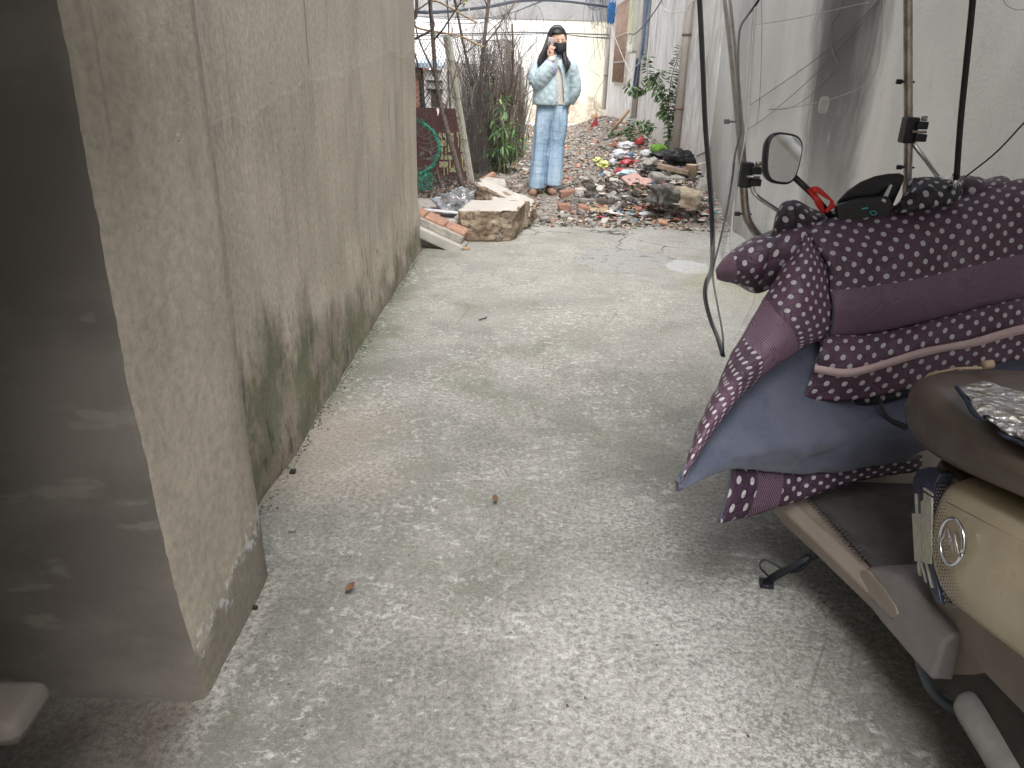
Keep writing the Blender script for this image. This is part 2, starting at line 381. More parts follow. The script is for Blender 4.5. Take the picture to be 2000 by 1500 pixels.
    x = t.n('ShaderNodeVectorMath', operation='SCALE'); t.l(col, x.inputs[0]); t.l(g, x.inputs['Scale'])
    h = t.mth('ADD', fine, t.mth('ADD', t.mth('MULTIPLY', trow, .25), t.mth('MULTIPLY', st, 1.2)))
    h = t.mth('ADD', h, t.mth('MULTIPLY', top, .15))
    pk = t.mth('MULTIPLY', t.step(t.vor(p, 11), .10, .05), t.step(t.noise(p, 4, 2), .58, .62))
    h = t.mth('ADD', h, t.mth('MULTIPLY', pk, 1.2))
    return t.fin(x.outputs[0], .9, t.bump(h, .32, .006), 0, .3)
MAT_LW = m_leftwall()

def m_darkpier():  # pier end and recess: shade put into a darker render colour
    t = NT('shaded_render'); p = t.pos(); big = t.noise(t.mapv(p, (1, 1, 2)), 1.6, 5, .6); f = t.noise(p, 50, 4)
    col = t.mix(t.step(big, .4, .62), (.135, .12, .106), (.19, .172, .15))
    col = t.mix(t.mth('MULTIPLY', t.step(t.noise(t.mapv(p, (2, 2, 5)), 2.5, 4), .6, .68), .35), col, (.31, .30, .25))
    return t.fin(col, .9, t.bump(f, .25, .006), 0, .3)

def m_rightgrey():
    t = NT('grey_cement_render'); p = t.pos(); X, Y, Z = t.sep(p)
    big = t.noise(p, .9, 4, .6); st = t.noise(t.mapv(p, (2.2, 2.2, .9), (0.25, 0, 0)), 1, 6, .62, .6); fine = t.noise(p, 60, 4, .6)
    col = t.mix(t.step(t.mth('ADD', t.mth('MULTIPLY', big, .5), t.mth('MULTIPLY', st, .5)), .38, .64), (.54, .53, .505), (.63, .62, .59))
    n1 = t.mth('MULTIPLY', t.mth('SUBTRACT', t.noise(t.mapv(p, (4, 4, 1.2)), 1.4, 5, .7, .6), .5), 1.1)
    # soot-dark vertical stain
    cy = t.mth('MULTIPLY_ADD', Z, .11, 5.10)
    wd = t.mth('MULTIPLY_ADD', Z, .10, .40)
    d = t.mth('DIVIDE', t.mth('ABSOLUTE', t.mth('SUBTRACT', Y, cy)), wd)
    msk = t.step(t.mth('ADD', d, t.mth('MULTIPLY', n1, .8)), 1.22, .62)
    msk = t.mth('MULTIPLY', msk, t.mth('MULTIPLY_ADD', t.step(Z, .2, 1.6), .42, .50))
    col = t.mix(msk, col, t.mix(t.step(st, .4, .6), (.055, .055, .052), (.13, .128, .12)))
    hal = t.mth('MULTIPLY', t.mth('MULTIPLY', t.step(t.mth('ADD', d, n1), 1.75, 1.2), t.step(t.mth('ADD', d, n1), 1.05, 1.25)), .4)
    col = t.mix(hal, col, (.66, .64, .59))
    # damp, darker foot
    col = t.mix(t.mth('MULTIPLY', t.step(t.mth('ADD', Z, n1), .45, -.05), .5), col, (.22, .21, .19))
    col = t.mix(t.mth('MULTIPLY', t.mth('MULTIPLY', t.step(t.mth('ADD', Y, n1), 7.6, 8.2), t.step(Z, 1.6, .2)), .45), col, (.20, .19, .17))
    wt = t.mth('MULTIPLY', t.step(t.noise(t.mapv(p, (20, 20, 3)), 1.5, 4), .67, .71), t.step(t.noise(p, 2), .5, .6))
    col = t.mix(t.mth('MULTIPLY', wt, .5), col, (.62, .62, .6))
    return t.fin(col, .88, t.bump(t.mth('ADD', fine, t.mth('MULTIPLY', st, 1.5)), .4, .006), 0, .3)
def m_rightwhite():
    t = NT('weathered_whitewash'); p = t.pos(); X, Y, Z = t.sep(p)
    st = t.noise(t.mapv(p, (2.0, 2.0, .8), (.35, 0, 0)), 1.6, 6, .68, .8); st2 = t.noise(t.mapv(p, (4.5, 4.5, 1.5), (.45, 0, 0)), 1.6, 6, .72, 1.6); fine = t.noise(p, 30, 4)
    col = t.mix(t.step(st, .40, .62), (.85, .83, .80), (.62, .585, .545))
    col = t.mix(t.mth('MULTIPLY', t.step(st2, .52, .62), .5), col, (.48, .42, .37))
    col = t.mix(t.mth('MULTIPLY', t.step(st2, .42, .34), .6), col, (.88, .87, .85))
    foot = t.step(t.mth('ADD', Z, t.mth('MULTIPLY', t.mth('SUBTRACT', st, .5), 1.4)), .8, .3)
    col = t.mix(t.mth('MULTIPLY', foot, .45), col, (.55, .48, .40))
    return t.fin(col, .9, t.bump(t.mth('ADD', st2, fine), .4, .008), 0, .3)
def m_back():
    t = NT('sunlit_cream_wall'); p = t.pos(); X, Y, Z = t.sep(p); n = t.noise(p, 1.5, 5, .6)
    col = t.mix(t.step(t.mth('ADD', X, n), .5, 1.5), (.86, .86, .85), (.86, .82, .68))
    f = t.noise(t.mapv(p, (2, 2, 1.5)), 1.6, 5, .7, .6)
    low = t.step(t.mth('ADD', Z, t.mth('MULTIPLY', t.mth('SUBTRACT', f, .5), 1.0)), .75, .55)
    col = t.mix(t.mth('MULTIPLY', low, .75), col, t.mix(t.step(t.noise(p, 6, 5, .7), .42, .60), (.70, .64, .52), (.42, .32, .24)))
    return t.fin(col, .9, t.bump(f, .3, .01))
def m_dirt():
    t = NT('rubble_soil'); p = t.pos(); X, Y, Z = t.sep(p)
    a = t.noise(p, 2.2, 5, .65); b = t.noise(p, 14, 5, .7); c = t.noise(p, 60, 3, .7)
    col = t.mix(t.step(a, .4, .6), (.235, .215, .19), (.34, .315, .28))
    col = t.mix(t.step(b, .45, .62), col, (.13, .118, .10))
    col = t.mix(t.mth('MULTIPLY', t.step(c, .56, .66), .6), col, (.45, .42, .38))
    rd = t.mth('MULTIPLY', t.step(t.noise(p, 7, 5, .7), .54, .64), .25); col = t.mix(rd, col, (.33, .17, .11))
    sl = t.step(t.mth('ADD', t.mth('ADD', t.mth('ABSOLUTE', t.mth('SUBTRACT', X, .95)), t.mth('MULTIPLY', t.mth('ABSOLUTE', t.mth('SUBTRACT', Y, 8.2)), .6)), t.mth('SUBTRACT', a, .5)), .75, .35); col = t.mix(t.mth('MULTIPLY', sl, .75), col, (.12, .108, .092))
    gr = t.step(X, -.25, -.7); col = t.mix(t.mth('MULTIPLY', gr, .7), col, (.07, .062, .048))
    v = t.vor(p, 22); h = t.mth('ADD', t.mth('MULTIPLY', v, -1.0), t.mth('ADD', b, t.mth('MULTIPLY', c, .4)))
    return t.fin(col, .95, t.bump(h, .9, .03), 0, .2)

M_GREY, M_WHITE, M_BACK, M_DIRT, M_DARK = m_rightgrey(), m_rightwhite(), m_back(), m_dirt(), m_darkpier()
M_ROOF = pm('old_roof', (.16, .15, .14), (.10, .10, .09), 3)
M_SOFFIT = pm('grey_soffit', (.36, .36, .36), (.30, .30, .30), 2)
M_GROUND = pm('bare_ground', (.22, .20, .17), (.15, .14, .12), 3, .95, .5)

# ================================================================ ground
def grid(x0, x1, y0, y1, nx, ny, fz):
    vs = []; 
    for j in range(ny+1):
        for i in range(nx+1):
            x = x0+(x1-x0)*i/nx; y = y0+(y1-y0)*j/ny; vs.append((x, y, fz(x, y)))
    return vs, [(j*(nx+1)+i, j*(nx+1)+i+1, (j+1)*(nx+1)+i+1, (j+1)*(nx+1)+i) for j in range(ny) for i in range(nx)]
g = MB(); g.add([(-80, -80, -.06), (80, -80, -.06), (80, 120, -.06), (-80, 120, -.06)], [(0, 1, 2, 3)])
tag(g.build('ground', M_GROUND, loc=(0, 0, 0)), kind='structure')
def slab_edge(x): return 7.22+.12*noise.noise(Vector((x*2.3, 1, 4)))+.05*noise.noise(Vector((x*9, 1, 4)))+.35*sm(1.0, 1.9, x)
g = MB(); nx, ny = 90, 240; vs = []
for j in range(ny+1):
    for i in range(nx+1):
        x = -3.4+5.4*i/nx; y = -4+(slab_edge(x)+4)*j/ny
        z = .006*noise.noise(Vector((x*1.5, y*1.5, 0)))+.003*noise.noise(Vector((x*6, y*6, 0)))
        if y > 5.8: z += .012*(y-5.8)/1.5*noise.noise(Vector((x*5, y*3, 9)))
        vs.append((x, y, z))
fs = [(j*(nx+1)+i, j*(nx+1)+i+1, (j+1)*(nx+1)+i+1, (j+1)*(nx+1)+i) for j in range(ny) for i in range(nx)]
k = len(vs); top = [ny*(nx+1)+i for i in range(nx+1)]
vs += [(vs[i][0], vs[i][1]+.01, -.06) for i in top]
fs += [(top[i], top[i+1], k+i+1, k+i) for i in range(nx)]
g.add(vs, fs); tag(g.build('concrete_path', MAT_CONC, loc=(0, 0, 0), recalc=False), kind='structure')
vs, fs = grid(-9, 2.1, 7.0, 21.9, 190, 250, lambda x, y: terr(x, y) if y > 7.25 else -.03)
g = MB(); g.add(vs, fs); tag(g.build('rubble_ground', M_DIRT, loc=(0, 0, 0), recalc=False), kind='structure')
g = MB(); g.box((1.2, 21.0, .03), (3.0, 1.7, .07)); tag(g.build('paved_strip', pm('pale_paving', (.62, .61, .58), (.5, .49, .46), 4, .9), bevel=.01), kind='structure')

# ================================================================ left building (wall, pier, recess behind the camera)
LB = thing('rendered_building', (-2.2, 3.5, 0), 'beige cement rendered building with moss stained foot lining the left of the alley', 'building')
def wallgrid(x, y0, y1, z0, z1, ny, nz, sgn):
    vs = []
    for j in range(nz+1):
        for i in range(ny+1):
            y = y0+(y1-y0)*i/ny; z = z0+(z1-z0)*j/nz
            d = .012*noise.noise(Vector((x, y*1.3, z*.9)))+.005*noise.noise(Vector((x, y*5, z*4)))
            if z < .5: d += .02*(1-z/.5)*(1+noise.noise(Vector((0, y*3, z*5))))
            e = sm(0, .05, y1-y); 
            vs.append((x+sgn*d-sgn*.05*(1-e)**2, y, z))
    return vs, [(j*(ny+1)+i, j*(ny+1)+i+1, (j+1)*(ny+1)+i+1, (j+1)*(ny+1)+i) for j in range(nz) for i in range(ny)]
w = MB(); a, b = wallgrid(-.845, 1.72, 6.06, -.05, 4.2, 180, 170, 1); w.add(a, b)
w.add([(-.90, 6.06, -.05), (-5.5, 6.06, -.05), (-5.5, 6.06, 4.2), (-.90, 6.06, 4.2)], [(0, 1, 2, 3)], 0, False)
w.build('wall', MAT_LW, LB, recalc=False)
# cracks in the render as shallow scored grooves
pr_ = MB(); x0 = -.705
prof = []
vs = []; NZ = 240; rows = [( -.86, 1.775), (-.72, 1.765), (-.705, 1.755), (-.700, 1.70), (-.700, 1.6), (-.700, 1.5), (-.700, 1.4), (-.700, 1.33), (-.706, 1.300)]
for j in range(NZ+1):
    z = -.05+4.25*j/NZ
    for (x, y) in rows:
        n1 = .006*noise.noise(Vector((2, y*2, z*2)))+.004*noise.noise(Vector((2, y*9, z*6)))
        ed = .004*noise.noise(Vector((5, y*4, z*11)))+(.005*noise.noise(Vector((8, 1, z*34)))-.006*max(0, noise.noise(Vector((3, 2, z*17)))-.25)*(1 if y < 1.32 else 0))
        vs.append((x+(n1 if x > -.8 else 0)-.030*min(1, z)*(1-sm(1.32, 1.62, y))+.014*(1-sm(0, .35, z))*(1 if x > -.75 else 0), y+ed, z))
nn_ = len(rows)
pr_.add(vs, [(j*nn_+i, j*nn_+i+1, (j+1)*nn_+i+1, (j+1)*nn_+i) for j in range(NZ) for i in range(nn_-1)])
pr_.build('pier', MAT_LW, LB, recalc=False)
f = MB(); vs = []
for j in range(NZ+1):
    z = -.05+4.25*j/NZ; ed = .004*noise.noise(Vector((5, 1.3*4, z*11)))+(.005*noise.noise(Vector((8, 1, z*34)))-.006*max(0, noise.noise(Vector((3, 2, z*17)))-.25))
    n1 = .006*noise.noise(Vector((2, 1.3*2, z*2)))+.004*noise.noise(Vector((2, 1.3*9, z*6)))
    for i in range(13):
        x = -.706+n1-.030*min(1, z)+.014*(1-sm(0, .35, z)) if i == 0 else -.706-.012-.030*min(1, z)-2.6*(i-1)/11
        y = 1.300+ed if i == 0 else 1.288+.006*noise.noise(Vector((x*2, 3, z*2)))
        vs.append((x, y, z))
f.add(vs, [(j*13+i, j*13+i+1, (j+1)*13+i+1, (j+1)*13+i) for j in range(NZ) for i in range(12)])
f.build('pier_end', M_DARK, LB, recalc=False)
rc = MB(); rc.box((-3.35, .75, 1.3), (.1, 1.2, 2.7)); rc.box((-2.05, .10, 1.3), (2.7, .12, 2.7)); rc.build('recess_shade_wall', M_DARK, LB)  # unseen partition added to close in and darken the recess
rc = MB(); rc.box((-1.90, .72, 1.83), (2.90, 1.11, .10)); rc.build('recess_shade_ceiling', M_DARK, LB)  # unseen, set low and overhanging to shade floor and pier end
rc = MB(); rc.box((-2.03, .72, 3.05), (2.52, 1.10, 2.26)); rc.box((-2.05, -5.3, 2.1), (2.5, 10.6, 4.2)); rc.build('upper_wall', MAT_LW, LB)
rc = MB(); rc.box((-3.1, 2, 4.29), (4.9, 17, .15)); rc.build('roof', M_ROOF, LB, bevel=.01)

# ================================================================ right building
RB = thing('grey_rendered_building', (3.5, 4, 0), 'grey cement rendered building with a soot dark vertical stain behind the scooter', 'building')
w = MB(); w.box((3.5, 1.3, 2.65), (3.06, 14.6, 5.4)); w.build('wall', M_GREY, RB)
w = MB(); w.box((3.4, 1.3, 5.43), (3.4, 14.8, .14)); w.build('roof', M_ROOF, RB, bevel=.01)
WB = thing('whitewashed_building', (3.5, 15, 0), 'old building with streaky whitewashed wall, barred window and drainpipes at the far right', 'building')
w = MB(); w.box((3.46, 15.28, 2.0), (3.0, 13.3, 4.2)); w.build('wall', M_WHITE, WB)
w = MB(); w.box((3.4, 15.3, 4.16), (3.2, 13.5, .12)); w.build('roof', M_ROOF, WB, bevel=.01)
# barred window in the white wall
XW = 1.96
wy0, wy1, wz0, wz1 = 16.55, 18.95, 1.16, 2.75
mfr = pm('rusty_bar', (.42, .33, .27), (.30, .2, .15), 30, .7, .2)
win = MB(); win.box((XW-.012, (wy0+wy1)/2, (wz0+wz1)/2), (.02, wy1-wy0, wz1-wz0)); wo_ = win.build('window', pm('dusty_pane', (.85, .68, .52), (.66, .54, .42), 3, .35, .05), WB)
fr = MB()
for z in (wz0, wz0+.42, wz0+.95, wz1): fr.box((XW-.04, (wy0+wy1)/2, z), (.03, wy1-wy0+.04, .03))
for y in (wy0, wy1): fr.box((XW-.043, y, (wz0+wz1)/2), (.035, .04, wz1-wz0))
fr.build('frame', pm('window_frame', (.6, .57, .54), (.4, .36, .32), 20), wo_)
br = MB()
for i in range(13): br.tube([(XW-.05, wy0+(wy1-wy0)*(i+.5)/13, wz0), (XW-.05, wy0+(wy1-wy0)*(i+.5)/13, wz1)], .011, 5)
br.build('bars', mfr, wo_)

# ================================================================ back of the alley
BB = thing('cream_building', (0, 24, 0), 'sunlit cream wall of the building closing the far end of the alley', 'building')
w = MB(); w.box((-3, 23.9, 1.27), (26, 4, 2.66)); w.build('wall', M_BACK, BB)
w = MB(); w.box((-3, 23.88, 3.1), (26, 4.0, 1.0)); w.build('lintel', M_SOFFIT, BB, bevel=.01)
# ================================================================ stone blocks, masonry, slabs by the corner
def hexa(c8, n=8, amp=.01, seed=0, fr=8, keep_top=False, mi=0):
    """rough block from 8 corners (bottom ccw 0-3, top ccw 4-7)"""
    c8 = [Vector(c) for c in c8]; vs = []; fs = []; idx = {}
    def P(u, v, w):
        b = (c8[0]*(1-u)*(1-v)+c8[1]*u*(1-v)+c8[2]*u*v+c8[3]*(1-u)*v); t = (c8[4]*(1-u)*(1-v)+c8[5]*u*(1-v)+c8[6]*u*v+c8[7]*(1-u)*v)
        return b*(1-w)+t*w
    cen = sum(c8, Vector())/8
    def vid(i, j, k):
        key = (i, j, k)
        if key not in idx:
            p = P(i/n, j/n, k/n); dr = (p-cen).normalized()
            s = noise.noise(p*fr+Vector((seed, seed*2, 0)))+.5*noise.noise(p*fr*2.7+Vector((seed, 3, 0)))+.32*noise.noise(p*fr*6)+.2*noise.noise(p*fr*13)
            edge = sum(1 for q in (i, j, k) if q in (0, n))
            r = -.35*amp*2 if edge >= 2 else 0
            if edge == 3: r *= 1.8
            a = s*amp+r
            if keep_top and k == n and edge < 2: a *= .12
            if k == 0: a *= .3
            idx[key] = len(vs); vs.append(p+dr*a)
        return idx[key]
    for a in range(n):
        for b in range(n):
            fs += [(vid(a, b, 0), vid(a, b+1, 0), vid(a+1, b+1, 0), vid(a+1, b, 0)), (vid(a, b, n), vid(a+1, b, n), vid(a+1, b+1, n), vid(a, b+1, n)),
                   (vid(a, 0, b), vid(a+1, 0, b), vid(a+1, 0, b+1), vid(a, 0, b+1)), (vid(a, n, b), vid(a, n, b+1), vid(a+1, n, b+1), vid(a+1, n, b)),
                   (vid(0, a, b), vid(0, a, b+1), vid(0, a+1, b+1), vid(0, a+1, b)), (vid(n, a, b), vid(n, a+1, b), vid(n, a+1, b+1), vid(n, a, b+1))]
    return vs, fs
def m_stone():
    t = NT('broken_concrete'); p = t.obj(); a = t.noise(p, 5, 5, .65); b = t.noise(p, 22, 5, .7); g = t.n('ShaderNodeNewGeometry'); nz = t.sep(g.outputs['Normal'])[2]
    col = t.mix(t.step(a, .4, .6), (.26, .19, .13), (.40, .33, .25)); col = t.mix(t.step(b, .50, .62), col, (.13, .11, .09))
    col = t.mix(t.step(t.noise(p, 9, 4, .7, .5), .60, .66), col, (.09, .085, .075))
    pale = t.step(t.mth('ADD', nz, t.mth('MULTIPLY', t.mth('SUBTRACT', a, .5), .8)), .55, .85)   # paler where a face turns upward
    col = t.mix(t.mth('MULTIPLY', pale, .8), col, (.60, .57, .53))
    return t.fin(col, .95, t.bump(t.mth('ADD', a, b), .8, .012), 0, .2)
M_STONE = m_stone()
M_BRICK = pm('old_brick', (.33, .165, .12), (.27, .175, .14), 14, .95, .6, 50, .006)
M_BRICKP = pm('dusty_brick', (.50, .30, .21), (.36, .21, .15), 30, .95, 1.0, 60, .01)
M_MORTAR = pm('mortar', (.44, .41, .37), (.30, .28, .25), 18, .95, .6)
M_GRAYR = pm('grey_chunk', (.30, .285, .26), (.18, .17, .155), 14, .95, .7)
M_PALE = pm('pale_chunk', (.48, .455, .42), (.36, .335, .30), 14, .9, .5)
M_TILE = pm('white_tile', (.82, .83, .84), (.76, .77, .78), 6, .25, .03)
M_PVC = pm('white_plastic', (.74, .72, .69), (.64, .62, .58), 8, .45, .05)
M_SOILC = pm('soil_clod', (.115, .103, .088), (.07, .062, .052), 20, .98, .9, 50, .01)
M_BLACK = pm('black_plastic', (.018, .018, .02), (.012, .012, .013), 20, .5, .1)
M_REDT = pm('red_wrapper', (.42, .06, .065), (.30, .05, .05), 10, .35, .1)
M_BLUET = pm('blue_wrapper', (.05, .2, .5), (.04, .15, .4), 10, .35, .1)
M_CARD = pm('cardboard', (.42, .31, .2), (.34, .25, .16), 10, .9, .1)
M_WOOD = pm('bare_wood', (.32, .25, .18), (.2, .15, .11), 12, .9, .4, stretch=(1, 1, .2))
M_BARK = pm('grey_bark', (.20, .165, .14), (.11, .09, .078), 30, .95, .5)
M_TWIG = pm('dry_twig', (.22, .175, .145), (.12, .095, .08), 12, .95, .3)
M_TAN = pm('tan_creeper', (.45, .30, .18), (.36, .24, .14), 12, .9, .3)

def B(z, *pts): return [Vector((x, y, z)) for x, y in pts]
v, f = hexa([(-.50, 6.33, 0), (-.11, 6.40, 0), (-.03, 6.85, 0), (-.46, 6.85, 0), (-.565, 6.30, .262), (-.065, 6.34, .272), (.0, 6.90, .265), (-.50, 6.90, .26)], 34, .030, 3, 9, True)
m = MB(); m.add(v, f)
tag(m.build('concrete_block', M_STONE, weld=True), 'large broken concrete block with flat pale top in front of the pile', 'concrete block')
v, f = hexa([(-.50, 7.15, .03), (.02, 7.0, .02), (.12, 7.6, .02), (-.40, 7.75, .03), (-.47, 7.12, .38), (.03, 7.02, .17), (.12, 7.55, .15), (-.42, 7.65, .36)], 26, .040, 9, 7, False)
m = MB(); m.add(v, f); tag(m.build('broken_slab', M_STONE, weld=True), 'jagged tilted slab of broken concrete lying right behind the large flat block', 'broken slab')
v, f = hexa([(-.30, 6.93, .01), (.02, 6.93, .01), (.06, 7.12, .01), (-.30, 7.12, .01), (-.31, 6.93, .25), (.0, 6.93, .26), (.04, 7.08, .24), (-.31, 7.08, .27)], 12, .014, 4, 9)
m = MB(); m.add(v, f); tag(m.build('concrete_chunk', M_STONE, weld=True), 'rough chunk wedged between the large block and the jagged tilted slab', 'concrete chunk')
# piece of brickwork lying on a broken slab with a smooth grey edge
ms = thing('masonry_fragment', (-.70, 6.15, 0), 'tilted piece of red brickwork on a grey sill slab beside the left wall corner', 'masonry')
q = Matrix.Rotation(R_(-4), 3, 'Z') @ Matrix.Rotation(R_(22), 3, 'Y')
def loc8(c, d, rot): 
    c = Vector(c); o = []
    for z in (-1, 1):
        for x, y in ((-1, -1), (1, -1), (1, 1), (-1, 1)): o.append(c+rot @ Vector((x*d[0]/2, y*d[1]/2, z*d[2]/2)))
    return o
for i, (dx, L) in enumerate(((-.20, .15), (-.03, .175), (.15, .17))):
    v, f = hexa(loc8(Vector((-.70, 6.20, .165))+q @ Vector((dx, 0, 0)), (L, .22, .085), q), 9, .011, 20+i, 16)
    m = MB(); m.add(v, f); m.build('brick', M_BRICKP, ms, weld=True)
v, f = hexa(loc8(Vector((-.70, 6.15, .163))+q @ Vector((-.03, .0, -.012)), (.52, .19, .06), q), 8, .006, 30, 16); m = MB(); m.add(v, f); m.build('mortar', M_MORTAR, ms, weld=True)
v, f = hexa(loc8(Vector((-.72, 6.11, .085))+q @ Vector((0, 0, 0)), (.50, .25, .075), q), 10, .004, 31, 12); m = MB(); m.add(v, f); m.build('sill', pm('smooth_cement', (.50, .48, .44), (.40, .385, .35), 5, .8, .2), ms, weld=True)
def rock(name, c, d, mat, seed, rot=None, label=None, cat='stone', n=7, amp=None, group=None):
    rot = rot if rot is not None else Matrix.Rotation(seed*1.7, 3, 'Z')
    v, f = hexa(loc8(c, d, rot), n, amp if amp is not None else min(d)*.14, seed, 1.2/max(d)*2)
    m = MB(); m.add(v, f); return tag(m.build(name, mat, weld=True), label, cat, group)
rz = lambda a, b=0, c=0: Matrix.Rotation(R_(a), 3, 'Z') @ Matrix.Rotation(R_(b), 3, 'Y') @ Matrix.Rotation(R_(c), 3, 'X')
rock('paving_slab', (-.86, 7.35, .10), (.75, .5, .10), M_MORTAR, 41, rz(8, 3), 'flat grey brown slab lying behind the white tile panel', 'slab', 10, .012)
rock('paving_slab', (-.98, 7.0, .07), (.5, .22, .10), M_BRICK, 42, rz(-3, 2), 'brown brick edged slab against the left wall corner under the garden fence', 'slab', 10, .008)
m = MB(); m.box((-.66, 6.62, .195), (.42, .26, .018), rz(-4, 3, -9)); tag(m.build('tile_panel', M_TILE, bevel=.003), 'clean white tile panel lying behind the tilted brickwork', 'tile')
rock('mortar_lump', (-.62, 6.52, .09), (.34, .22, .15), M_MORTAR, 43, rz(20), 'grey lump propping up the white tile panel', 'mortar lump')
rock('mortar_lump', (-.50, 6.47, .10), (.20, .16, .17), M_PALE, 44, rz(30, 14), 'pale wedge between the brickwork and the large block', 'mortar lump')
p_ = Gt(952, 357); rock('loose_brick', p_+Vector((0, 0, .05)), (.22, .11, .07), M_BRICKP, 45, rz(20, -28), 'pale tilted half brick leaning by the foot of the hedge', 'brick')
p_ = Gt(967, 366); rock('flat_stone', p_+Vector((0, 0, .04)), (.24, .2, .06), M_PALE, 46, rz(10, 5, 20), 'flat pale grey stone beside the pale half brick', 'stone')
# splinters of wood under the masonry
for k, (a, b, lab) in enumerate((((818, 478), (880, 486), 'thin brown wood splinter under the tilted brickwork'), ((885, 478), (918, 486), 'broken tan bark strip beside the tilted brickwork'), ((893, 485), (915, 487), 'short tan splinter nearest the camera by the brickwork'))):
    A, Bp = G(*a, .012), G(*b, .012); m = MB(); m.tube([A, (A+Bp)/2+Vector((0, .01, .006)), Bp], [.006, .012, .004], 6, flat=.4); tag(m.build('wood_splinter', M_TAN), lab, 'wood splinter')
# clear plastic bag between slab and blocks
def m_clear():
    t = NT('clear_film'); tr = t.n('ShaderNodeBsdfTransparent'); gl = t.n('ShaderNodeBsdfGlossy'); gl.inputs['Roughness'].default_value = .12; di = t.n('ShaderNodeBsdfDiffuse'); di.inputs[0].default_value = (.7, .73, .76, 1)
    tr.inputs[0].default_value = (.93, .94, .95, 1)
    m1 = t.n('ShaderNodeMixShader'); m1.inputs[0].default_value = .45; m2 = t.n('ShaderNodeMixShader'); fr = t.n('ShaderNodeFresnel'); fr.inputs[0].default_value = 1.5
    nb = t.bump(t.noise(t.obj(), 14, 4), .6, .02); t.l(nb, gl.inputs['Normal']); t.l(nb, fr.inputs['Normal'])
    t.l(gl.outputs[0], m1.inputs[2]); t.l(di.outputs[0], m1.inputs[1]); t.l(tr.outputs[0], m2.inputs[1]); t.l(m1.outputs[0], m2.inputs[2])
    t.l(t.mth('ADD', fr.outputs[0], .28), m2.inputs[0]); t.l(m2.outputs[0], t.out.inputs[0]); return t.m
M_BAG = m_clear()
def crumple(name, c, d, mat, seed, label=None, cat='plastic bag', group=None, n=3, amp=.4, kind=None):
    bm = bmesh.new(); bmesh.ops.create_icosphere(bm, subdivisions=n, radius=1)
    c = Vector(c); m = MB(); vs = []
    for v in bm.verts:
        p = v.co; s = 1+amp*(noise.noise(p*1.6+Vector((seed, 0, 0)))*1.2+abs(noise.noise(p*3.7+Vector((0, seed, 0))))*.8-.3+.35*noise.noise(p*8+Vector((0, 0, seed))))
        q_ = Vector((p.x*d[0], p.y*d[1], max(p.z, -.55)*d[2]))*s*.5; vs.append(c+q_)
    m.add(vs, [tuple(v.index for v in f.verts) for f in bm.faces]); bm.free()
    return tag(m.build(name, mat), label, cat, group, kind)
crumple('plastic_bag', (-.60, 6.98, .20), (.30, .36, .24), M_BAG, 7, 'crumpled clear plastic bag between the slabs and the jagged tilted slab', n=4, amp=.85)

# ================================================================ rubble
random.seed(11)
cols = [M_BRICK, M_GRAYR, M_MORTAR, M_PALE, M_SOILC, M_TAN, M_BRICKP]
wts = [11, 30, 28, 11, 20, 8, 4]
g = MB()
def chunk(mb, c, s, mi, flat=.55):
    rot = Matrix.Rotation(random.uniform(0, 6.28), 3, 'Z') @ Matrix.Rotation(random.uniform(-.5, .5), 3, 'X') @ Matrix.Rotation(random.uniform(-.5, .5), 3, 'Y')
    d = Vector((s*random.uniform(.8, 1.7), s*random.uniform(.6, 1.1), s*random.uniform(.35, .9)*flat*1.5)); vs = []
    for z in (-1, 1):
        for x, y in ((-1, -1), (1, -1), (1, 1), (-1, 1)):
            q_ = Vector((x*d.x/2*random.uniform(.55, 1.1), y*d.y/2*random.uniform(.55, 1.1), z*d.z/2*random.uniform(.6, 1.1))); vs.append(Vector(c)+rot @ q_)
    mb.add(vs, [(3, 2, 1, 0), (4, 5, 6, 7), (0, 1, 5, 4), (1, 2, 6, 5), (2, 3, 7, 6), (3, 0, 4, 7)], mi, False)
n_ = 0
while n_ < 21000:
    y = 7.12+ (random.random()**1.9)*12.6; x = random.uniform(-1.4, 1.98)
    if y < slab_edge(x)-.03 and random.random() > .12: continue
    if x < -.2 and y > 9.5 and random.random() < .8: continue
    pth = math.exp(-((x-.22)/.36)**2) if 7.5 < y < 9.6 else 0
    if random.random() < pth*.93: continue
    dn_ = .6+.4*noise.noise(Vector((x*2, y*2, 5)))
    if random.random() > dn_+.35: continue
    s = random.choice((.010, .013, .016, .02, .024, .034)) * random.uniform(.7, 1.3) * (1+.03*(y-7))
    clod = math.exp(-((x-.92)**2/.16+(y-8.2)**2/.45))
    if random.random() < clod*.35: continue
    w = list(wts); w[4] += 330*clod; w[1] += 60*clod
    mi = random.choices(range(7), w)[0]
    chunk(g, (x, y, terr(x, y)+s*.2), s, mi); n_ += 1
tag(g.build('rubble', cols, loc=(0, 0, 0), recalc=False), 'small brick, mortar and stone rubble strewn over the unpaved alley', 'rubble', kind='stuff')
g = MB(); cl2 = [pm('dull_paper', (.56, .55, .52), (.44, .43, .40)), M_REDT, M_BLUET, M_CARD, pm('faded_teal', (.15, .42, .42), (.1, .3, .3)), pm('faded_pink', (.6, .3, .32), (.5, .22, .25))]
for k in range(1200):
    px = random.gauss(1270, 60); py = random.choice((random.gauss(340, 32), random.uniform(400, 436)))
    if px > 1400 or px < 1160 or py < 285: continue
    p = Gt(px, py); s = random.uniform(.014, .045); q0 = random.uniform(0, 6.28); vs = []
    for a in range(5):
        an = q0+a*1.256; r = s*random.uniform(.5, 1.6); vs.append(p+Vector((math.cos(an)*r, math.sin(an)*r*.7, .014+random.uniform(0, .025))))
    g.add(vs+[p+Vector((0, 0, .02))], [(a, (a+1) % 5, 5) for a in range(5)], random.choices(range(6), (40, 9, 4, 28, 4, 10))[0], False)
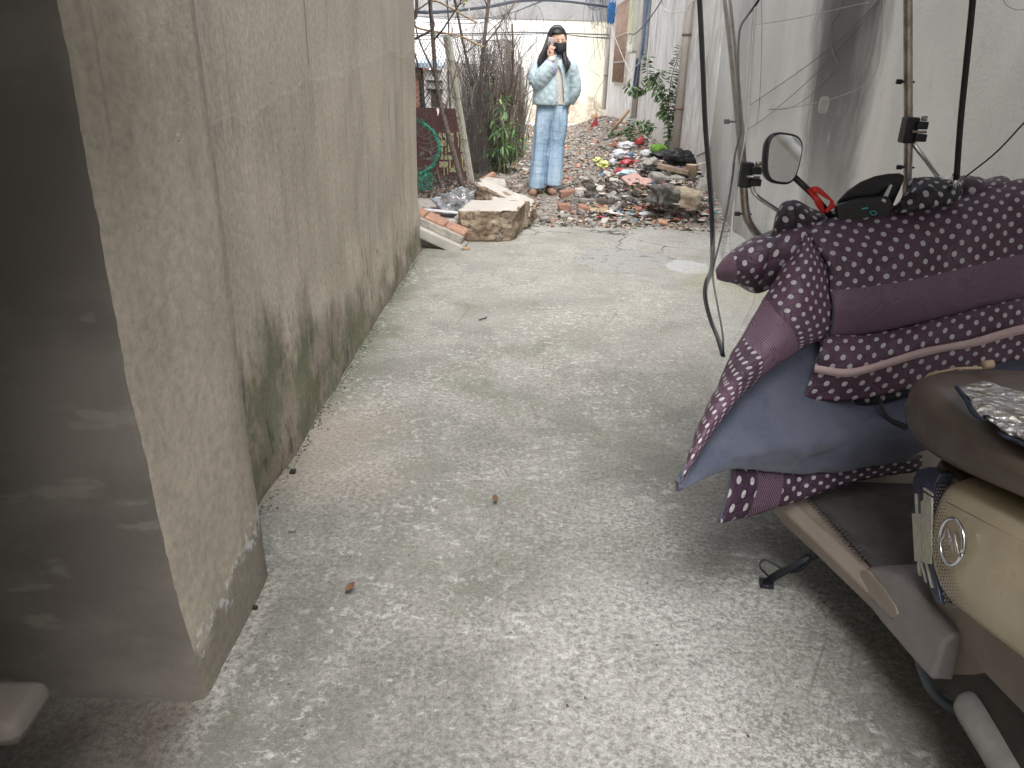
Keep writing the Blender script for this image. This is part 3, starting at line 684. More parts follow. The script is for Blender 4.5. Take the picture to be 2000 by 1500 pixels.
tag(g.build('litter', cl2, loc=(0, 0, 0), recalc=False), 'shredded wrappers and paper scraps mixed into the rubble by the right wall', 'litter', kind='stuff')
# countable bricks and stones, larger ones
random.seed(5)
protos = {}
def proto(kind, mat, dims, amp, sd, label, cat, group):
    o = rock(kind, (0, 0, 0), dims, mat, sd, rz(0), label, cat, 6, amp, group); o.data.transform(Matrix.Translation(-Vector((0, 0, dims[2]/2)))); return o
def scatter(o, places):
    for i, (p, r, s) in enumerate(places):
        q_ = o if i == 0 else o.copy()
        if i: C.objects.link(q_)
        q_.location = p; q_.rotation_euler = r; q_.scale = s
def rnd_places(n, smin, smax, xr=(-.2, 1.9), yr=(7.3, 17)):
    out = []
    while len(out) < n:
        y = yr[0]+(yr[1]-yr[0])*random.random()**1.7; x = random.uniform(*xr)
        if abs(x-.22) < .3 and 7.7 < y < 9.3: continue
        if y < slab_edge(x): continue
        s = random.uniform(smin, smax); out.append(((x, y, terr(x, y)+.012+s*.01), (random.uniform(-.5, .5), random.uniform(-.5, .5), random.uniform(0, 6.28)), (s*random.uniform(.6, 1.3), s, s)))
    return out
scatter(proto('brick_fragment', M_BRICK, (.10, .075, .05), .009, 71, 'small red brick fragment lying loose in the alley rubble', 'brick fragment', 'red brick fragments in the rubble'), rnd_places(46, .4, .95))
scatter(proto('brick_fragment', M_BRICKP, (.09, .07, .045), .009, 72, 'pale pink brick fragment lying loose in the alley rubble', 'brick fragment', 'pale brick fragments in the rubble'), rnd_places(34, .4, 1.0))
scatter(proto('grey_stone', M_GRAYR, (.12, .09, .055), .014, 73, 'grey stone lying loose in the alley rubble', 'stone', 'grey stones in the rubble'), rnd_places(50, .4, 1.0))
scatter(proto('mortar_piece', M_PALE, (.10, .08, .03), .010, 74, 'flat pale piece of mortar lying loose in the alley rubble', 'mortar piece', 'pale mortar pieces in the rubble'), rnd_places(50, .4, 1.1))
scatter(proto('soil_clod', M_SOILC, (.12, .10, .08), .022, 75, 'dark lump of soil in the spoil heap behind the concrete edge', 'soil clod', 'dark soil clods'), rnd_places(40, .4, 1.1, (.6, 1.5), (7.7, 9.2)))
def rk(name, px, py, d, mat, seed, rot, label, cat, amp=None, dz=0):
    p = Gt(px, py); return rock(name, p+Vector((0, 0, d[2]*.35+dz)), d, mat, seed, rot, label, cat, 12, amp)
rk('brick', 1110, 382, (.19, .11, .07), M_BRICK, 51, rz(12, -6), 'whole red brick just right of the feet of the standing woman', 'brick', .006)
rk('brick', 1136, 374, (.17, .08, .06), M_BRICK, 52, rz(35, -12), 'long thin red brick sloping up behind the whole brick', 'brick', .006)
rk('brick', 1102, 411, (.12, .11, .08), M_BRICK, 53, rz(5), 'chunky red half brick near the broken edge of the path', 'brick', .012)
rk('brick', 1141, 413, (.14, .10, .07), M_BRICK, 54, rz(-25, 10), 'cracked red half brick beside torn cardboard', 'brick', .012)
rk('stone', 1133, 380, (.11, .09, .08), M_PALE, 55, rz(5), 'white rounded lump right of the whole red brick', 'stone')
rk('stone', 1148, 395, (.16, .07, .04), M_GRAYR, 56, rz(-25), 'flat grey wedge of stone above the torn cardboard', 'stone')
rk('pink_tile', 1235, 358, (.20, .16, .03), pm('pink_tile', (.50, .32, .29), (.42, .27, .24)), 57, rz(30, -15, 25), 'broken dull pink floor tile leaning on the rubbish heap', 'tile', .004, .03)
rk('pink_tile', 1262, 362, (.15, .12, .03), pm('pink_tile', (.5, .3, .3)), 58, rz(0, 5, 30), 'small square dull pink tile right of the leaning pink tile', 'tile', .004, .02)
rk('rubble_stone', 1302, 370, (.34, .24, .13), pm('grey_rock', (.34, .325, .30), (.22, .21, .20), 9, .95, .8), 59, rz(12, 4), 'large flat grey rock below the black rubbish bag', 'rock', .03, .04)
rk('rubble_stone', 1296, 398, (.26, .2, .17), pm('dark_rock', (.15, .145, .135), (.09, .085, .08), 9, .95, .8), 60, rz(32, 6), 'dark craggy rock in the middle of the spoil heap', 'rock', .06, .02)
rk('rubble_stone', 1338, 406, (.28, .16, .17), pm('tan_rock', (.38, .32, .24), (.27, .22, .17), 7, .95, .8), 61, rz(-18, 8), 'tan layered rock at the front of the heap by the right wall', 'rock', .040, .03)
rk('wood_plank', 1312, 350, (.34, .13, .045), M_WOOD, 62, rz(-15, 10), 'weathered broken plank resting under the black bag', 'plank', .008, .09)
rk('concrete_flake', 1372, 377, (.13, .04, .12), M_PALE, 63, rz(25, 10), 'pale upright flake of concrete at the right end of the heap', 'concrete flake', .008, .04)
# cardboard scraps
def sheet(name, c, d, rot, mat, label, cat, seed=0, bend=.02, n=6, th=.003):
    rows = []
    for j in range(n):
        rows.append([Vector(c)+rot @ Vector(((i/(n-1)-.5)*d[0]*(1+.15*noise.noise(Vector((j*.9, seed, 2)))), (j/(n-1)-.5)*d[1]*(1+.2*noise.noise(Vector((i*.9, seed, 1)))), bend*noise.noise(Vector((i*.7, j*.7, seed)))*2)) for i in range(n)])
    root = None
    o = patch(name, rows, [mat], None, th, 0, ku=2, kv=2, wr=.001); return tag(o, label, cat)
def sheet_px(name, px, py, d, rot, mat, label, cat, seed=0, bend=.02, dz=.03): return sheet(name, Gt(px, py)+Vector((0, 0, dz)), d, rot, mat, label, cat, seed, bend)
sheet_px('cardboard_scrap', 1165, 414, (.16, .12), rz(20, 10, 25), M_CARD, 'torn tan cardboard scrap standing by the broken path edge', 'cardboard', 1)
sheet_px('cardboard_scrap', 1182, 418, (.10, .10), rz(40, -20, 40), M_CARD, 'small folded cardboard scrap right of the larger torn one', 'cardboard', 2)
sheet_px('paper_scrap', 1195, 421, (.14, .06), rz(-10, 4, 8), M_PVC, 'white paper strip lying in front of the cardboard scraps', 'paper', 3)
sheet_px('plastic_scrap', 1218, 422, (.15, .04), rz(-8, 2), pm('slate_plastic', (.25, .33, .38), (.2, .27, .3)), 'slate blue plastic strip at the path edge below the heap', 'plastic scrap', 4)
crumple('red_bag', Gt(1212, 343)+Vector((0, 0, .05)), (.15, .12, .09), M_REDT, 5, 'small red bag at the lower left of the rubbish', 'bag')
crumple('red_wrapper', Gt(1225, 327)+Vector((0, 0, .06)), (.22, .10, .08), M_REDT, 6, 'long red wrapper across the middle of the rubbish', 'wrapper')
crumple('yellow_bag', Gt(1180, 330)+Vector((0, 0, .05)), (.15, .17, .10), pm('yellow_film', (.72, .75, .32), (.62, .66, .22), 9, .35, .3), 7, 'crumpled pale yellow bag left of the rubbish', 'bag', n=4, amp=.55)
crumple('yellow_bag', Gt(1167, 318)+Vector((0, 0, .04)), (.12, .10, .08), pm('yellow_film', (.7, .7, .3)), 8, 'smaller pale yellow bag twisted up behind the larger yellow one', 'bag', n=4, amp=.55)
crumple('white_bag', Gt(1212, 313)+Vector((0, 0, .07)), (.27, .2, .13), pm('white_film', (.66, .68, .70), (.50, .52, .55), 12, .45, .7), 9, 'crumpled white plastic bag heaped by the wall plants', 'bag', n=4)
crumple('white_bag', Gt(1224, 293)+Vector((0, 0, .06)), (.25, .2, .12), pm('white_film', (.7, .7, .7)), 10, 'grey white torn sack behind the heaped white bag', 'bag', n=4)
crumple('white_bag', Gt(1198, 322)+Vector((0, 0, .04)), (.14, .12, .08), pm('white_film', (.7, .7, .7)), 12, 'small white bag beside the pale yellow bag', 'bag', n=3)
crumple('white_bag', Gt(1262, 310)+Vector((0, 0, .06)), (.14, .14, .10), pm('white_film', (.7, .7, .7)), 13, 'white wrapper poking up behind the black bag', 'bag', n=3)
crumple('white_bag', Gt(1352, 397)+Vector((0, 0, .05)), (.15, .10, .07), pm('white_film', (.7, .7, .7)), 14, 'white torn bag behind the tan layered rock', 'bag', n=3)
crumple('white_bag', Gt(1262, 424)+Vector((0, 0, .03)), (.15, .08, .05), pm('white_film', (.7, .7, .7)), 15, 'flattened white bag at the path edge', 'bag', n=3)
crumple('blue_white_cloth', Gt(1228, 348)+Vector((0, 0, .05)), (.24, .10, .09), pm('pale_blue_cloth', (.52, .62, .68), (.4, .52, .6), 9, .8, .4), 16, 'pale blue cloth strip below the long red wrapper', 'cloth')
crumple('blue_wrapper', Gt(1232, 313)+Vector((0, 0, .07)), (.06, .05, .05), M_BLUET, 17, 'small bright blue wrapper on the heaped white bag', 'wrapper', n=2)
crumple('red_flower', Gt(1249, 290)+Vector((0, 0, .09)), (.13, .10, .13), M_REDT, 18, 'red and yellow packet standing at the foot of the wall', 'packet', n=3, amp=.5)
crumple('brown_roll', Gt(1201, 293)+Vector((0, 0, .07)), (.10, .10, .11), pm('rust_roll', (.32, .13, .09), (.2, .1, .08)), 19, 'rust brown rolled rag left of the grey sack', 'rag', n=3)
crumple('grey_cloth', Gt(1268, 342)+Vector((0, 0, .12)), (.22, .2, .14), pm('grey_cloth', (.36, .34, .31), (.25, .24, .22), 7, .95, .5), 20, 'grey cloth bundle draped under the left half of the black bag', 'cloth', n=4)
crumple('black_bag', Gt(1325, 344)+Vector((0, .02, .18)), (.33, .24, .21), M_BLACK, 21, 'big shiny black rubbish bag on the heap by the right wall', 'bag', n=4, amp=.28)
crumple('black_bag', Gt(1295, 330)+Vector((0, 0, .14)), (.30, .16, .12), M_BLACK, 22, 'flattened black bag folded left of the big black bag', 'bag', n=4, amp=.35)
crumple('black_bag', Gt(1268, 352)+Vector((0, 0, .10)), (.18, .10, .07), M_BLACK, 23, 'black strip of bag hanging over the grey cloth bundle', 'bag', n=4, amp=.4)
crumple('black_bag', Gt(1143, 325)+Vector((0, 0, .03)), (.12, .08, .05), M_BLACK, 24, 'small black bag with blue tag left of the yellow bag', 'bag', n=3)
rk('brick', 1304, 338, (.10, .06, .09), M_BRICK, 64, rz(-20, 30), 'red brick piece lying on the black rubbish bags', 'brick', .006, .13)
rk('foam_block', 1337, 349, (.13, .07, .07), pm('pink_foam', (.72, .5, .48), (.6, .36, .34), 5), 65, rz(-20, 20), 'pink and white block right of the black bag', 'foam block', .004, .08)
p = Gt(1349, 356)+Vector((0, 0, .06)); m = MB()
m.rings([[p+Vector((r*math.cos(a*.524), r*math.sin(a*.524), z)) for a in range(12)] for r, z in ((.05, 0), (.066, .12), (.070, .125), (.063, .12), (.046, .01))]); tag(m.build('paper_cup', pm('kraft_cup', (.62, .50, .36), (.55, .43, .3))), 'tan paper cup standing beside the big black bag', 'cup')
m = MB(); m.tube([p+Vector((.02, 0, .12)), p+Vector((.16, .03, .15))], .006, 5); tag(m.build('drinking_straw', M_PVC), 'thin pale stick poking out of the tan paper cup', 'stick')
m = MB(); a = Gt(1148, 254); m.prism([a, a+Vector((.17, 0, .28)), a+Vector((.21, .02, .10))], (0, .012, 0)); tag(m.build('red_pennant', M_REDT), 'small red plastic triangle sticking up at the far end of the alley', 'plastic scrap')
m = MB(); a = Gt(1190, 262); m.tube([a, a+Vector((.28, -.3, .42))], .025, 6); tag(m.build('broken_stick', M_TAN), 'broken tan stick leaning up beside the white wall', 'stick')
rk('rubble_stone', 1172, 246, (.55, .5, .5), M_TAN, 66, rz(12, 20), 'big tan heap of broken plaster at the foot of the far wall corner', 'plaster heap', .08, .1)
crumple('moss_clump', Gt(1284, 304)+Vector((0, 0, .07)), (.20, .12, .16), pm('bright_moss', (.16, .30, .05), (.10, .22, .03), 40, .9, .9), 25, 'bright green mossy clump in front of the white wall', 'moss', n=4, amp=.3)
# leaves and bits on the path
def leafbit(px, py, s, mat, label, rot):
    p = G(px, py, .008); rows = []
    for j in range(4):
        w_ = [.0, 1, .9, .05][j]*s*.3+.001; rows.append([p+rz(rot) @ Vector((x*w_, (j/3-.5)*s, .004+.006*abs(x)+.004*j)) for x in (-1, 0, 1)])
    o = patch('dead_leaf', rows, [mat], None, .001, 0, ku=2, kv=2, wr=0); tag(o, label, 'leaf')
leafbit(684, 1154, .030, pm('dead_leaf', (.17, .085, .045), (.09, .05, .028), 60), 'curled brown leaf on the concrete near the pier', -40)
leafbit(967, 980, .024, pm('dead_leaf', (.3, .2, .1)), 'small curled pale leaf in the middle of the path', 20)
for px, py, s, mt, lb in ((571, 1035, .016, M_GRAYR, 'small grey pebble with pale edge near the pier corner'), (572, 921, .02, M_BLACK, 'dark pebble at the mossy foot of the left wall'), (497, 1186, .012, M_BLACK, 'tiny dark chip beside the pier foot'), (1108, 1378, .006, M_SOILC, 'tiny dark chip at the front of the path')):
    rock('pebble', G(px, py, s*.3), (s*1.3, s, s*.6), mt, px, None, lb, 'pebble', 4)
m = MB(); m.tube([G(935, 625, .008), G(948, 621, .01), G(950, 619, .006)], .0035, 5); tag(m.build('twig', M_BLACK), 'short dark twig lying on the far part of the concrete', 'twig')
g = MB(); random.seed(3)
for k in range(1500):
    y = random.uniform(1.9, 6.1); x = -.81+abs(random.gauss(0, .025)) - .02
    chunk(g, (x, y, .003), random.uniform(.002, .007), random.choice((0, 1, 1, 2, 2)))
for k in range(500):
    x = random.uniform(-.7, 1.9); y = random.uniform(1.2, 7.0)
    chunk(g, (x, y, .003), random.uniform(.002, .006), random.choice((0, 1, 2)))
tag(g.build('grit', [M_SOILC, M_GRAYR, pm('moss_bits', (.10, .12, .05), (.07, .08, .04))], loc=(0, 0, 0), recalc=False), 'crumbs of grit and moss along the foot of the left wall', 'grit', kind='stuff')
# bench corner at the lower left edge
bn = thing('low_bench', (-1.07, .91, 0), 'beige rounded bench end poking in at the lower left edge', 'bench')
mb_ = pm('beige_plastic', (.115, .098, .085), (.095, .082, .072), 5, .7, .05)
m = MB(); m.box((-1.07, .910, .335), (.59, .115, .05), rz(4)); m.build('seat', mb_, bn, bevel=.024)
for x, y in ((-1.32, .865), (-1.32, .935), (-1.02, .885), (-1.02, .945)):
    m = MB(); m.box((x, y, .156), (.03, .03, .312)); m.build('leg', mb_, bn, bevel=.006)
# ================================================================ plants, fence, board, hut
def branchy(mb, p, d, L, r, depth, rnd, spread=.6, curl=.25, up=.15, mi=0, nseg=5, kids=(2, 4)):
    pts = [Vector(p)]; dd = Vector(d).normalized()
    for i in range(nseg):
        dd = (dd+Vector((rnd.gauss(0, curl), rnd.gauss(0, curl), rnd.gauss(0, curl)+up))*.4).normalized(); pts.append(pts[-1]+dd*L/nseg)
    rs = [r*(1-.6*i/nseg) for i in range(nseg+1)]
    mb.tube(pts, rs, 5 if r > .008 else 4 if r > .004 else 3, mi)
    ends = [pts[-1]]
    if depth > 0:
        for k in range(rnd.randint(*kids)):
            i = rnd.randint(1, nseg); q_ = pts[i]; t = (pts[i]-pts[i-1]).normalized()
            s = Vector((rnd.gauss(0, 1), rnd.gauss(0, 1), rnd.gauss(0, .6))); nd = (t+s*spread).normalized()
            ends += branchy(mb, q_, nd, L*rnd.uniform(.35, .65), rs[i]*.6, depth-1, rnd, spread, curl, up, mi, max(3, nseg-1), kids)
    return ends
rnd = random.Random(4)
def bare_tree(p, h, r, lean, label, mat=None, depth=3, kids=(2, 4), grp=None, name='bare_tree'):
    t = thing(name, p, label, 'tree', grp); a = MB(); pts = [Vector(p)]; d = (Vector(lean)+Vector((0, 0, 1))).normalized(); n = 7
    for i in range(n): d = (d+Vector((rnd.gauss(0, .08), rnd.gauss(0, .06), .03))).normalized(); pts.append(pts[-1]+d*h/n)
    rs = [r*(1-.55*i/n) for i in range(n+1)]; a.tube(spline(pts, 3), [r*(1-.55*i/(3*n)) for i in range(3*n+1)], 7); a.build('trunk', mat or M_BARK, t)
    c = MB()
    for i in range(2, n+1):
        for k in range(rnd.randint(1, 2)):
            s = Vector((rnd.gauss(0, 1), rnd.gauss(0, .7), rnd.uniform(.1, .9))).normalized()
            branchy(c, pts[i], s+d*.5, h*rnd.uniform(.2, .4), rs[i]*.5, depth-1, rnd, .6, .25, .2, 0, 5, kids)
    c.build('crown', M_TWIG, t); return t
bare_tree(Gt(905, 372), 2.7, .032, (-.28, 0, 0), 'bare dark trunk leaning left across the chain link fence', depth=3)
bare_tree(Gt(862, 368), 2.2, .016, (-.26, .1, 0), 'thin bare sapling leaning left nearest the corner of the building', depth=3)
bare_tree(W(885, 330, 9.9), 2.6, .014, (-.05, .1, 0), 'slim bare sapling rising behind the leaning concrete post', depth=3)
bare_tree(W(935, 300, 10.6), 3.1, .030, (.10, 0, 0), 'tall bare tree with forked trunk rising out of the hedge', depth=2, kids=(1, 2))
bare_tree(W(940, 300, 10.8), 3.0, .022, (.02, 0, 0), 'straight bare trunk just left of the forked tree', depth=2, kids=(1, 2))
bare_tree(W(1001, 318, 11.6), 1.9, .026, (-.02, 0, 0), 'dark twisted trunk beside the second concrete post', depth=3)
bare_tree(W(985, 322, 11.2), 1.8, .018, (.02, 0, 0), 'rough bare trunk covered in twigs left of the second post', depth=3)
# hanging branch from above left, tan climbers
m = MB(); m.tube(spline([W(845, -60, 8.6), W(842, 20, 8.5), W(845, 55, 8.5), (W(806, 78, 8.5))], 6), .013, 6); m.tube(spline([W(812, -30, 8.6), W(814, 10, 8.5), W(811, 32, 8.5), W(800, 48, 8.5)], 6), .018, 6)
tag(m.build('hanging_branch', M_BARK), 'dark bare branches hanging in beside the top of the left wall', 'branch')
m = MB(); m.tube(spline([W(800, 30, 8.9), W(815, 20, 8.9), W(846, 2, 8.9), W(880, 16, 8.9), W(905, 30, 8.9), W(932, 45, 8.9)], 6), .009, 6); m.tube(spline([W(803, 47, 9), W(820, 56, 9), W(845, 61, 9), W(875, 66, 9), W(905, 73, 9), W(925, 84, 9), W(945, 91, 9)], 6), .010, 6)
m.tube(spline([W(903, 73, 9), W(906, 80, 9), W(905, 87, 9)], 3), [.004]*3+[.012]*3+[.003], 6)
tag(m.build('dry_creeper', M_TAN), 'tan dry creeper stems slanting over the fence', 'creeper')
# dense hedges of upright sticks
def hedge(px0, px1, y0, y1, base_py, h0, h1, n, label, seed, dens=2):
    r_ = random.Random(seed); a = MB(); 
    for k in range(n):
        y = r_.uniform(y0, y1); p = W(r_.uniform(px0, px1), base_py, y); p.z = terr(p.x, p.y)-.02
        h = r_.uniform(h0, h1)
        branchy(a, p, (r_.gauss(0, .10), r_.gauss(0, .1), 1), h, r_.uniform(.004, .010), dens, r_, .45, .16, .22, 0, 6, (2, 5))
    return tag(a.build('dry_hedge', M_TWIG, loc=(W((px0+px1)/2, base_py, (y0+y1)/2).x, (y0+y1)/2, .03)), label, 'hedge', kind='stuff')
hedge(912, 950, 10.2, 11.2, 330, .9, 1.5, 60, 'dense brown thicket of dry upright stems behind the brown board', 1)
hedge(945, 985, 10.8, 12.2, 320, 1.0, 1.75, 70, 'dense thicket of dry stems between the bamboo and the second post', 2)
hedge(985, 1024, 11.6, 13.2, 310, .9, 1.6, 70, 'dry twiggy thicket around the second concrete post', 3)
# chain link fence
M_CONCP = pm('post_concrete', (.55, .53, .44), (.45, .43, .36), 12, .9, .3)
M_WIRE = pm('rusty_wire', (.11, .10, .095), (.08, .07, .065), 40, .7, .1)
cf = thing('chain_link_fence', (-.9, 9.0, 0), 'sagging chain link fence on leaning square concrete posts left of the woman', 'fence')
A1, B1 = W(923, 372, 9.1), W(872, 70, 8.9)
def sqpost(a, b, w_, mt, parent, nm='post'):
    d = (b-a).normalized(); x = Vector((1, 0, 0)); x = (x-x.dot(d)*d).normalized(); y = d.cross(x); m = MB(); rr = []
    for i in range(13):
        c = a+(b-a)*i/12; rr.append([c+x*sx*w_/2*(1+.03*noise.noise(c*9))+y*sy*w_/2 for sx, sy in ((-1, -1), (1, -1), (1, 1), (-1, 1))])
    m.rings(rr); m.sm = [False]*len(m.sm); return m.build(nm, mt, parent, bevel=.006)
sqpost(A1, B1, .075, M_CONCP, cf); A2, B2 = W(1006, 318, 12.0), W(993, 78, 11.9); sqpost(A2, B2, .075, pm('post_grey', (.52, .51, .48), (.4, .39, .37), 12, .9, .3), cf)
A3, B3 = W(1021, 306, 13.1), W(1018, 130, 13.0); sqpost(A3, B3, .085, M_CONCP, cf)
def mesh_panel(a, b, c, d, cell, r, sag=.03):         # a,b bottom left/right, c,d top left/right
    m = MB(); L = ((b-a).length+(d-c).length)/2; Hh = (c-a).length; nu = int(L/cell*1.0); nv = int(Hh/cell)
    def P(u, v):
        p = (a*(1-u)+b*u)*(1-v)+(c*(1-u)+d*u)*v
        return p+Vector((.3, 1, 0))*sag*(noise.noise(p*1.7)*1.2+.4*noise.noise(p*5))+Vector((0, 0, -.03*math.sin(math.pi*u)*v))+Vector((noise.noise(p*3), 0, noise.noise(p*3+Vector((4, 4, 4)))))*.02
    for k in range(-nv, nu):
        for sgn in (1, -1):
            pts = []
            for j in range(nv+1):
                u = (k+j if sgn > 0 else k+nv-j)
                if 0 <= u <= nu: pts.append(P(u/nu, j/nv))
            if len(pts) > 1: m.tube(pts, r, 3, caps=False)
    m.tube([P(u/12, 1) for u in range(13)], r*1.5, 4); m.tube([P(u/12, .5) for u in range(13)], r*1.3, 4)
    return m
f0 = W(770, 382, 8.2); f1 = W(775, 70, 8.2)
mesh_panel(f0, A1+Vector((0, -.05, 0)), f1, B1+Vector((0, -.05, 0)), .062, .0026).build('wire_mesh', M_WIRE, cf, recalc=False)
mesh_panel(A1+Vector((0, -.05, 0)), A2+Vector((0, -.05, 0)), B1+Vector((0, -.05, 0)), B2+Vector((0, -.05, 0)), .07, .0026).build('wire_mesh', M_WIRE, cf, recalc=False)
mesh_panel(A2, A3, B2-Vector((0, 0, .1)), B3, .07, .0019).build('wire_mesh', M_WIRE, cf, recalc=False)
for v in (.35, .62, .85):
    m = MB(); q_ = A1+(B1-A1)*v; m.tube([q_+Vector((.05*math.cos(a*.52), .05*math.sin(a*.52), .01*math.sin(a))) for a in range(13)], .003, 4); m.build('tie_wire', M_WIRE, cf)
# green netting
M_NET = pm('green_net', (.08, .50, .34), (.05, .36, .25), 20, .6, .1); M_NETG = pm('grey_net', (.30, .42, .34), (.25, .34, .28), 20, .6, .1)
r_ = random.Random(8); nt_ = thing('garden_net', Gt(830, 380), 'loose ring of green plastic netting on the ground by the wall corner', 'net')
m = MB(); m2 = MB(); arc = spline([W(808, 232, 8.5), W(825, 240, 8.5), W(846, 258, 8.5), W(858, 285, 8.5), W(852, 312, 8.5), W(838, 330, 8.5), W(815, 340, 8.5)], 8)
for k in range(7): m.tube([p+Vector((r_.gauss(0, .012), r_.gauss(0, .02), r_.gauss(0, .012))) for p in arc], .0035, 4)
for k in range(26):
    i = r_.randint(3, len(arc)-4); p = arc[i]; m2.tube(spline([p, p+Vector((-.10, .02, -.03-r_.random()*.05)), p+Vector((-.22, .04, r_.uniform(-.10, .04)))], 5), .0016, 3)
for k in range(60):
    px = r_.uniform(812, 842); py = r_.uniform(335, 378); p = W(px, py, r_.uniform(8.2, 8.6)); m.tube([p, p+Vector((r_.gauss(0, .04), r_.gauss(0, .04), r_.gauss(0, .035))), p+Vector((r_.gauss(0, .05), 0, r_.gauss(0, .05)))], .0028, 3)
m.build('cord', M_NET, nt_); m2.build('mesh', M_NETG, nt_)
m = MB()
for k in range(30):
    p = W(1028+r_.uniform(-8, 3), r_.uniform(160, 305), 12.9); m.tube(spline([p, p+Vector((r_.gauss(0, .05), 0, r_.gauss(0, .08))), p+Vector((r_.gauss(0, .06), 0, -.1))], 3), .003, 3)
tag(m.build('net_scraps', M_NET), 'torn green net strands hanging on the rearmost fence post', 'net')
# brown board with worn yellow characters
bd = thing('sign_board', W(855, 365, 9.7), 'maroon board with worn yellow lettering standing behind the chain link fence', 'board')
YB = 9.7
def bq(px, py, dy=0): return W(px, py, YB+dy)
m = MB(); m.prism([bq(806, 209), bq(852, 211), bq(855, 228), bq(859, 211), bq(893, 212), bq(925, 371), bq(806, 372)], (0, .025, 0)); m.build('panel', pm('maroon_board', (.19, .085, .085), (.15, .07, .07), 6, .7, .15), bd)
m = MB(); ym = pm('worn_yellow', (.60, .60, .26), (.66, .64, .45), 20, .8, .1)
def bar(x0, y0, x1, y1): m.prism([bq(x0, y0, -.004), bq(x1, y0, -.004), bq(x1, y1, -.004), bq(x0, y1, -.004)], (0, .003, 0))
# rows read from the photograph (scale 6.667, origin 780,200)
def zb(*b):
    for x0, y0, x1, y1 in b: bar(780+x0/6.667, 200+y0/6.667, 780+x1/6.667, 200+y1/6.667)
zb((500, 495, 610, 565), (512, 400, 552, 458), (568, 400, 605, 458), (544, 458, 556, 500), (600, 458, 612, 700), (548, 565, 566, 700), (540, 690, 576, 745), (590, 690, 625, 745),
   (520, 770, 632, 845), (576, 845, 592, 950), (622, 845, 636, 935), (612, 400, 705, 460), (636, 460, 650, 580), (692, 460, 706, 580), (632, 580, 720, 640), (632, 690, 750, 745), (652, 745, 668, 850), (708, 745, 722, 850), (655, 850, 775, 908),
   (748, 380, 770, 450), (765, 450, 776, 590), (800, 450, 812, 580), (795, 580, 850, 640), (805, 670, 865, 730), (815, 730, 830, 850), (860, 730, 872, 850), (830, 845, 875, 890))
m.build('lettering', ym, bd, recalc=False)
m = MB()
for k in range(6): a, b = bq(780/1+0, 0), 0
def zl(x0, y0, x1, y1): m.tube([bq(780+x0/6.667, 200+y0/6.667, -.006), bq(780+x1/6.667, 200+y1/6.667, -.006)], .003, 4)
for k in range(5): zl(705+k*18, 905+k*14, 770+k*8, 905+k*20)
for k in range(3): zl(270+k*20, 640, 275+k*20, 700); zl(400+k*16, 650, 408+k*16, 700)
zl(255, 665, 335, 660); zl(260, 685, 330, 690); zl(395, 670, 455, 668)
m.build('stripes', pm('pale_paint', (.6, .57, .45), (.5, .47, .36)), bd, recalc=False)
# brick hut with corrugated roof
ht = thing('brick_shed', W(835, 300, 12.5)*1.0, 'small brick shed with pale blue sheet roof seen through the fence', 'shed'); ht.location.z = 0
YH = 12.5
def hq(px, py, dy=0): return W(px, py, YH+dy)
def m_brickwall():
    t = NT('brick_wall'); p = t.obj(); b = t.n('ShaderNodeTexBrick'); t.l(t.mapv(p, rot=(R_(90), 0, 0)), b.inputs[0]); b.inputs['Scale'].default_value = 4.2; b.inputs['Color1'].default_value = (.50, .22, .13, 1); b.inputs['Color2'].default_value = (.42, .19, .12, 1); b.inputs['Mortar'].default_value = (.4, .37, .32, 1)
    return t.fin(b.outputs[0], .9, t.bump(b.outputs['Fac'], .4, .01))
M_BW = m_brickwall()
m = MB(); m.prism([hq(780, 130), hq(818, 132), hq(827, 260), hq(780, 260)], (0, 1.2, 0)); m.build('wall', M_BW, ht)
m = MB(); m.prism([hq(817, 132, -.03), hq(825, 132, -.03), hq(829, 225, -.03), hq(821, 225, -.03)], (0, .05, 0)); m.build('door_post', pm('black_iron', (.03, .03, .035)), ht)
m = MB(); m.prism([hq(780, 122, -.1), hq(843, 123, -.1), hq(862, 130, -.1), hq(862, 135, -.1), hq(780, 129, -.1)], (0, .5, .05)); m.build('roof', pm('blue_sheet', (.50, .62, .74), (.42, .54, .66), 5, .5), ht)
m = MB()
for px in range(782, 862, 3): q_ = hq(px, 131 if px < 840 else 133, -.08); m.tube([q_, q_+Vector((0, .45, .05))], .014, 5)
m.build('corrugation', pm('dark_underside', (.12, .10, .085)), ht)
m = MB(); m.prism([hq(829, 136, -.04), hq(872, 136, -.04), hq(872, 212, -.04), hq(829, 212, -.04)], (0, .06, 0)); m.build('panel', pm('pale_board', (.82, .80, .76), (.7, .68, .64), 5), ht)
m = MB(); m.prism([hq(842, 178, -.06), hq(862, 177, -.06), hq(862, 208, -.06), hq(842, 208, -.06)], (0, .015, 0)); m.build('opening', pm('dark_opening', (.05, .045, .04), (.10, .08, .06), 12), ht)
m = MB(); m.box((hq(849, 158, -.06)), (.25, .03, .015)); m.box((hq(849, 175, -.06)), (.25, .03, .02)); m.build('shelf_edge', M_BLACK, ht)
m = MB(); m.prism([W(866, 120, 13.6), W(930, 125, 13.6), W(940, 260, 13.6), W(866, 260, 13.6)], (0, .15, 0)); tag(m.build('garden_wall', pm('stained_cement', (.50, .49, .46), (.32, .31, .29), 4, .9, .5, stretch=(3, 3, .5))), 'low stained grey wall behind the leaning post in the garden', 'wall')
